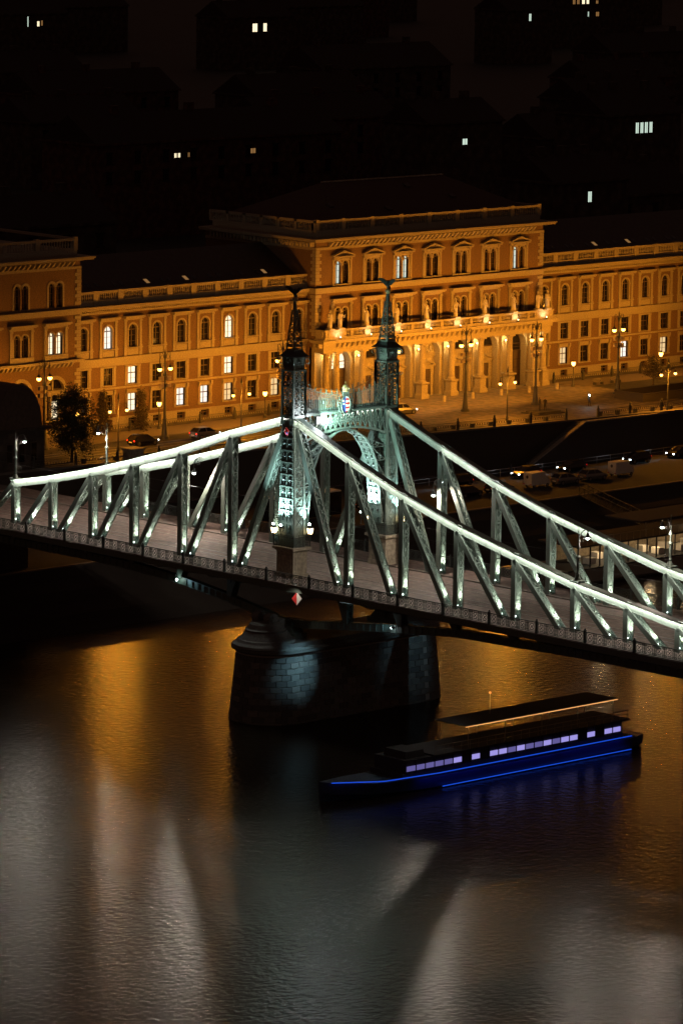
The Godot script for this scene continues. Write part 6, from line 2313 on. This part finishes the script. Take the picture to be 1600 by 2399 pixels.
# hull of a boat lying along z, bow towards +z: [z, half width, keel y, deck y]
func hull(stations: Array) -> ArrayMesh:
	var b := MB.new()
	var rings := []
	for s in stations:
		var z: float = s[0]
		var w: float = s[1]
		rings.append([Vector3(-w, s[3], z), Vector3(-w * 0.95, lerpf(s[2], s[3], 0.45), z), Vector3(-w * 0.55, s[2], z), Vector3(w * 0.55, s[2], z), Vector3(w * 0.95, lerpf(s[2], s[3], 0.45), z), Vector3(w, s[3], z)])
	loft(b, rings)
	return b.done()

func boats() -> void:
	# cruise boat passing on the river, blue light strips along its side
	var t := thing("river_cruise_boat", "low river cruise boat with blue light strips and lilac windows", "boat", Vector3(31.5, WL, 11.0))
	part(t, "hull", hull([[-20.5, 2.2, -0.4, 1.25], [-18.5, 2.7, -0.6, 1.2], [-5, 2.9, -0.7, 1.1], [10, 2.8, -0.7, 1.15], [16, 2.1, -0.5, 1.4], [20, 0.7, -0.2, 1.75], [21, 0.15, 0.1, 1.9]]), M.boat_navy)
	var dk := MB.new()
	dk.bx(-2.5, 2.5, 1.15, 1.3, -19, 13)
	part(t, "deck", dk.done(), M.boat_dark)
	var cb := MB.new()
	cb.bx(-2.2, 2.2, 1.3, 1.75, -17.5, 12.5)
	part(t, "cabin", cb.done(), M.boat_dark)
	var rf := MB.new()
	rf.bx(-2.5, 2.5, 2.95, 3.1, -18.2, 8.5)
	part(t, "roof", rf.done(), M.boat_dark)
	for i in 24:
		var z := -17.2 + i * 1.22
		var w := MB.new()
		w.bx(2.16, 2.22, 1.95, 2.42, z, z + 1.1)
		part(t, "window_light", w.done(), [M.lilac_window_light, M.lilac_dim_light, M.lilac_window_light, M.lilac_window_light, M.lilac_dim_light, M.lilac_window_light, M.boat_dark][(i * 3 + i / 4) % 7] if i < 19 else M.lilac_dim_light)
		var m := MB.new()
		m.bx(2.1, 2.25, 1.75, 2.95, z - 0.12, z)
		part(t, "mullion", m.done(), M.boat_dark)
	var inn := MB.new()
	inn.bx(-2.15, 2.1, 1.75, 2.95, -17.3, 12.0)
	part(t, "saloon", inn.done(), M.boat_dark)
	var l1 := MB.new()
	l1.bx(2.5, 2.56, 1.32, 1.4, -18.5, 8)
	l1.bar(Vector3(2.53, 1.36, 8), Vector3(2.35, 1.5, 15), 0.06, 0.08)
	l1.bar(Vector3(2.35, 1.5, 15), Vector3(0.9, 1.85, 20.4), 0.06, 0.08)
	part(t, "blue_strip_light", l1.done(), M.blue_led_light)
	var l2 := MB.new()
	l2.bx(2.96, 3.0, 0.12, 0.2, -18, 8)
	part(t, "blue_strip_light", l2.done(), M.blue_led_light)
	for k in 3:
		area(t, Vector3(3.3, 1.4, -12.5 + k * 9.5), Vector3(2.7, 0.2, -12.5 + k * 9.5), Vector3.BACK, 9.0, 0.08, 0.7, Color(0.06, 0.24, 1.0))
	var rl := MB.new()
	for i in 24:
		var z := -18.0 + i * 1.15
		rl.bar(Vector3(2.4, 3.1, z), Vector3(2.4, 3.95, z), 0.03, 0.03, Vector3.RIGHT)
	rl.bar(Vector3(2.4, 3.95, -18), Vector3(2.4, 3.95, 8.4), 0.05, 0.05)
	rl.bar(Vector3(2.4, 3.55, -18), Vector3(2.4, 3.55, 8.4), 0.03, 0.03)
	part(t, "upper_railing", rl.done(), M.boat_white)
	var aw := MB.new()
	aw.bx(-2.2, 1.9, 5.1, 5.2, -17, 4)
	part(t, "awning", aw.done(), M.boat_dark)
	for i in 5:
		var q := MB.new()
		for x in [-2.0, 1.8]:
			q.tube(Vector3(x, 3.1, -16.5 + i * 5), Vector3(x, 5.1, -16.5 + i * 5), 0.04, 0.04, 5)
		part(t, "awning_posts", q.done(), M.boat_white)
	var wh := MB.new()
	wh.frus(Vector3(0, 0, 10.2), 1.75, 1.7, 1.6, 3.6, 1.4, 1.1)
	part(t, "wheelhouse", wh.done(), M.boat_dark)
	var ms := MB.new()
	ms.tube(Vector3(-0.8, 5.2, -2), Vector3(-0.8, 7.2, -2), 0.05, 0.03, 6)
	part(t, "mast", ms.done(), M.boat_white)
	var ml := MB.new()
	ml.ball(Vector3(-0.8, 7.25, -2), 0.12, 8)
	part(t, "mast_light", ml.done(), M.amber_light)
	var gl := MB.new()
	gl.bx(1.9, 1.96, 5.06, 5.12, -17, 4)
	part(t, "awning_strip_light", gl.done(), M.amber_light)  # glowing strip put in for the drawn-out trail of the mast light
	# restaurant ship moored at the bank
	var s := thing("restaurant_ship", "moored white restaurant ship with lit glass saloon at right", "ship", Vector3(-36.5, WL, -84.0))
	part(s, "hull", hull([[-24, 2.6, -0.6, 2.0], [-20, 3.6, -0.8, 1.9], [0, 3.9, -0.9, 1.8], [14, 3.7, -0.8, 1.9], [20, 2.4, -0.5, 2.4], [24, 0.3, 0.2, 3.0]]), M.boat_white)
	var sd := MB.new()
	sd.bx(-3.6, 3.6, 1.85, 2.0, -22, 15)
	part(s, "deck", sd.done(), M.boat_dark)
	var ro := MB.new()
	ro.bx(-3.5, 3.4, 4.5, 4.7, -21, 13)
	part(s, "saloon_roof", ro.done(), M.boat_dark)
	for i in 20:
		var z := -20.5 + i * 1.65
		var m := MB.new()
		m.bx(3.0, 3.14, 2.0, 4.5, z - 0.07, z + 0.07)
		part(s, "mullion", m.done(), M.boat_dark)
	var bw := MB.new()
	bw.bx(-3.0, -2.9, 2.0, 4.5, -20.5, 12)
	part(s, "saloon_back", bw.done(), M.stone_plain)
	for i in 8:
		var q := MB.new()
		var z := -19.0 + i * 4.0
		q.bx(0.6, 1.8, 2.0, 2.75, z - 0.5, z + 0.5)
		q.bx(-1.6, -0.4, 2.0, 2.75, z - 0.1, z + 0.9)
		part(s, "dining_table", q.done(), M.sign_white)
		var lb := MB.new()
		lb.ball(Vector3(1.0, 4.2, z + 1.0), 0.12, 8)
		part(s, "saloon_light", lb.done(), M.lamp_warm)
		if i % 2 == 0:
			omni(s, Vector3(0.8, 4.1, z + 1.0), 4.0, Color(1.0, 0.84, 0.62), 0.12)
	var ud := MB.new()
	ud.bx(-3.0, 3.0, 6.4, 6.6, -20, 2)
	part(s, "upper_roof", ud.done(), M.boat_dark)
	for i in 6:
		var q := MB.new()
		q.tube(Vector3(2.8, 4.7, -19 + i * 4), Vector3(2.8, 6.4, -19 + i * 4), 0.06, 0.06, 6)
		part(s, "upper_post", q.done(), M.boat_white)
	var ur := MB.new()
	for i in 30:
		ur.bar(Vector3(3.3, 4.7, -20.5 + i * 1.15), Vector3(3.3, 5.6, -20.5 + i * 1.15), 0.03, 0.03, Vector3.RIGHT)
	ur.bar(Vector3(3.3, 5.6, -20.5), Vector3(3.3, 5.6, 13), 0.05, 0.05)
	part(s, "upper_railing", ur.done(), M.boat_white)
	var ub := MB.new()
	ub.ball(Vector3(0.5, 6.1, -9), 0.14, 8)
	ub.ball(Vector3(0.5, 6.1, -17), 0.14, 8)
	part(s, "upper_light", ub.done(), M.lamp_warm)
	omni(s, Vector3(0.5, 6.0, -9), 1.2, WARM, 0.14)
	# gangway truss from the quay to the ship
	var g := thing("gangway", "steel lattice gangway from the quay to the moored ship", "gangway", Vector3(-50, 2, -96))
	var a0 := Vector3(-9, 2.1, -3)
	var a1 := Vector3(10.5, 0.6, 4)
	for w in [-0.8, 0.8]:
		var b := MB.new()
		var dz := Vector3(0, 0, w)
		for y in [0.0, 1.1]:
			b.bar(a0 + dz + Vector3(0, y, 0), a1 + dz + Vector3(0, y, 0), 0.09, 0.09)
		for i in 14:
			var p := a0.lerp(a1, i / 14.0) + dz
			var q := a0.lerp(a1, (i + 1) / 14.0) + dz
			b.bar(p, p + Vector3(0, 1.1, 0), 0.05, 0.05, Vector3.RIGHT)
			b.bar(p, q + Vector3(0, 1.1, 0), 0.04, 0.04)
		part(g, "side_truss", b.done(), M.iron_dark)
	var fl := MB.new()
	fl.bar(a0, a1, 1.6, 0.06)
	part(g, "floor", fl.done(), M.rubble)

func block(label: String, at: Vector3, w: float, d: float, h: float, group: String, wall: Material, lit := []) -> Node3D:
	# a town house: walls, eaves, pitched roof, chimneys; rows of windows on the river side
	var t := thing("city_building", label, "building", at, group)
	var b := MB.new()
	b.bx(-d, 0, 0, h, -w / 2, w / 2)
	part(t, "wall", b.done(), wall)
	var c := MB.new()
	c.bx(-d - 0.4, 0.5, h, h + 0.45, -w / 2 - 0.4, w / 2 + 0.4)
	part(t, "cornice", c.done(), wall)
	var r := MB.new()
	r.prism(PackedVector2Array([Vector2(-d - 0.3, h + 0.45), Vector2(0.4, h + 0.45), Vector2(-d * 0.5, h + 0.45 + d * 0.32)]), Transform3D(Basis.IDENTITY, Vector3(0, 0, -w / 2 - 0.2)), w + 0.4)
	var roof := part(t, "roof", r.done(), M.city_roof)
	for k in 3:
		var ch := MB.new()
		var z := -w / 2 + w * (k + 0.5) / 3.0 + rng.randf_range(-2, 2)
		ch.bx(-d * 0.5 - 0.5, -d * 0.5 + 0.5, h + d * 0.2, h + d * 0.32 + 1.8, z - 0.9, z + 0.9)
		part(roof, "chimney", ch.done(), wall)
	for q in lit:
		# [height above the base, along z, width, height, material]
		var f := MB.new()
		f.bx(0, 0.08, q[0] - 0.12, q[0] + q[3] + 0.12, q[1] - q[2] / 2 - 0.12, q[1] + q[2] / 2 + 0.12)
		var wf := part(t, "window", f.done(), M.window_wood)
		for s in 2:
			var g := MB.new()
			g.bx(0.08, 0.1, q[0], q[0] + q[3], q[1] + (-q[2] / 2 if s == 0 else 0.06), q[1] + (-0.06 if s == 0 else q[2] / 2))
			part(wf, "pane_light", g.done(), M[q[4]])
	return t

var far_window: ArrayMesh
func dark_windows(t: Node3D, w: float, h: float) -> void:
	if far_window == null:
		var f := MB.new()
		f.bx(0, 0.06, 0, 1.9, -0.65, 0.65)
		f.bx(0, 0.2, -0.15, 0, -0.8, 0.8)
		f.bx(0, 0.22, 1.95, 2.15, -0.85, 0.85)
		far_window = f.done()
	var n := int(w / 6.5)
	for i in n:
		for j in 2:
			part(t, "window", far_window, M.dark_glass, Vector3(0.02, h - 3.4 - j * 3.6, -w / 2 + w * (i + 0.5) / n))

func city() -> void:
	var gp := "dark houses of the city behind the palace"
	# rows of roofs receding from the palace
	rng.seed = 77
	var eye := Vector3(327.8, 90.87, 313.4)
	# keep the lit windows in view: [window position]
	var seen := [Vector3(-670.8, 20.5, -606), Vector3(-282.5, 25, -352.2), Vector3(-178.5, 25.5, -226.5), Vector3(-709, 19, -785.5), Vector3(-649.8, 22.3, -699.8), Vector3(-716.5, 21, -556.5), Vector3(-271.3, 26, -290.6), Vector3(-301, 23.6, -256)]
	var row := 0
	var dist := 690.0
	while dist < 2150.0:
		for k in [-1, 0, 1]:
			var c := Vector3(327.8, 0, 313.4) + Vector3(-0.722, 0, -0.691) * dist
			var w := rng.randf_range(30, 46)
			c += Vector3(0.691, 0, -0.722) * (k * dist * 0.062 + rng.randf_range(-10, 10))
			var h := rng.randf_range(11.5, 15.5)
			var hides := false
			for q in seen:
				var f := Vector2(q.x - eye.x, q.z - eye.z)
				var g := Vector2(c.x - eye.x, c.z - eye.z)
				var along := g.dot(f.normalized())
				var off := absf(g.cross(f.normalized()))
				if along < f.length() + 14.0 and off < w * 0.5 + 16.0 and G + h + 7.5 > lerpf(eye.y, q.y, minf(1.0, along / f.length())):
					hides = true
			if hides:
				continue
			var t := block("unlit dark town house among the roofs behind the palace", Vector3(c.x, G, c.z), w, rng.randf_range(13, 17), h, gp, M.city_wall if (row + k) % 3 else M.city_wall_red)
			if dist < 1150:
				dark_windows(t, w, h)
		row += 1
		dist += 58.0 + dist * 0.035
	# houses with lit windows
	block("dark house with two warm lit windows at the top left of centre", Vector3(-670.8, G, -606.0), 26, 14, 15.5, gp, M.city_wall, [[11.4, 2.2, 1.8, 2.4, "window_light"], [11.4, -1.9, 1.3, 2.4, "window_light"]])
	block("dark house with four cold white windows at upper right", Vector3(-282.5, G, -352.2), 22, 14, 19.5, gp, M.city_wall, [[16.0, 1.9, 0.8, 2.1, "window_light_cold"], [16.0, 0.55, 0.8, 2.1, "window_light_cold"], [16.0, -0.75, 0.8, 2.1, "window_light_cold"], [16.0, -2.1, 0.8, 2.1, "window_light_cold"]])
	block("dark house with one lit window right of the palace roof", Vector3(-178.5, G, -226.5), 18, 12, 19.6, gp, M.city_wall, [[16.4, 0.3, 0.8, 1.7, "window_light_cold"]])
	block("dark house with a row of amber windows at the top right", Vector3(-709.0, G, -785.5), 44, 14, 18, gp, M.city_wall, [[14.2, 3.6, 1.1, 2.2, "window_light_dim"], [14.2, 1.6, 1.1, 2.2, "window_light_dim"], [14.2, -0.9, 1.2, 2.4, "window_light"], [14.2, -3.0, 1.1, 2.4, "window_light"], [14.2, -7.5, 1.0, 1.0, "window_light_dim"], [10.0, -3.4, 0.5, 1.6, "window_light_cold"], [10.0, -7.8, 1.4, 1.4, "window_light_dim"]])
	block("dark house with a single white window near the top right", Vector3(-649.8, G, -699.8), 20, 14, 16.5, gp, M.city_wall, [[13.3, 0.0, 0.9, 2.2, "window_light_cold"]])
	block("dark house with small lit windows at the top left", Vector3(-716.5, G, -556.5), 26, 14, 15.5, gp, M.city_wall, [[12.0, -1.6, 0.8, 1.5, "window_light"], [12.2, -3.0, 0.6, 1.5, "window_light_dim"], [12.0, 2.4, 0.4, 3.0, "window_light_cold"]])
	block("dark house with a bluish lit glass roof light behind the palace", Vector3(-271.3, G, -290.6), 20, 12, 21.0, gp, M.city_wall, [[17.0, 0.0, 1.2, 1.1, "window_light_cold"]])
	var lg := block("long dark reddish house with small lit windows at upper left", Vector3(-301.0, G, -256.0), 62, 15, 17.5, gp, M.city_wall_red, [[14.6, 11.5, 0.5, 0.8, "window_light"], [14.6, 10.6, 0.5, 0.8, "window_light"], [14.6, 8.2, 0.4, 0.8, "window_light_dim"], [14.6, -8.0, 1.2, 0.9, "window_light_dim"]])
	dark_windows(lg, 62, 17.5)
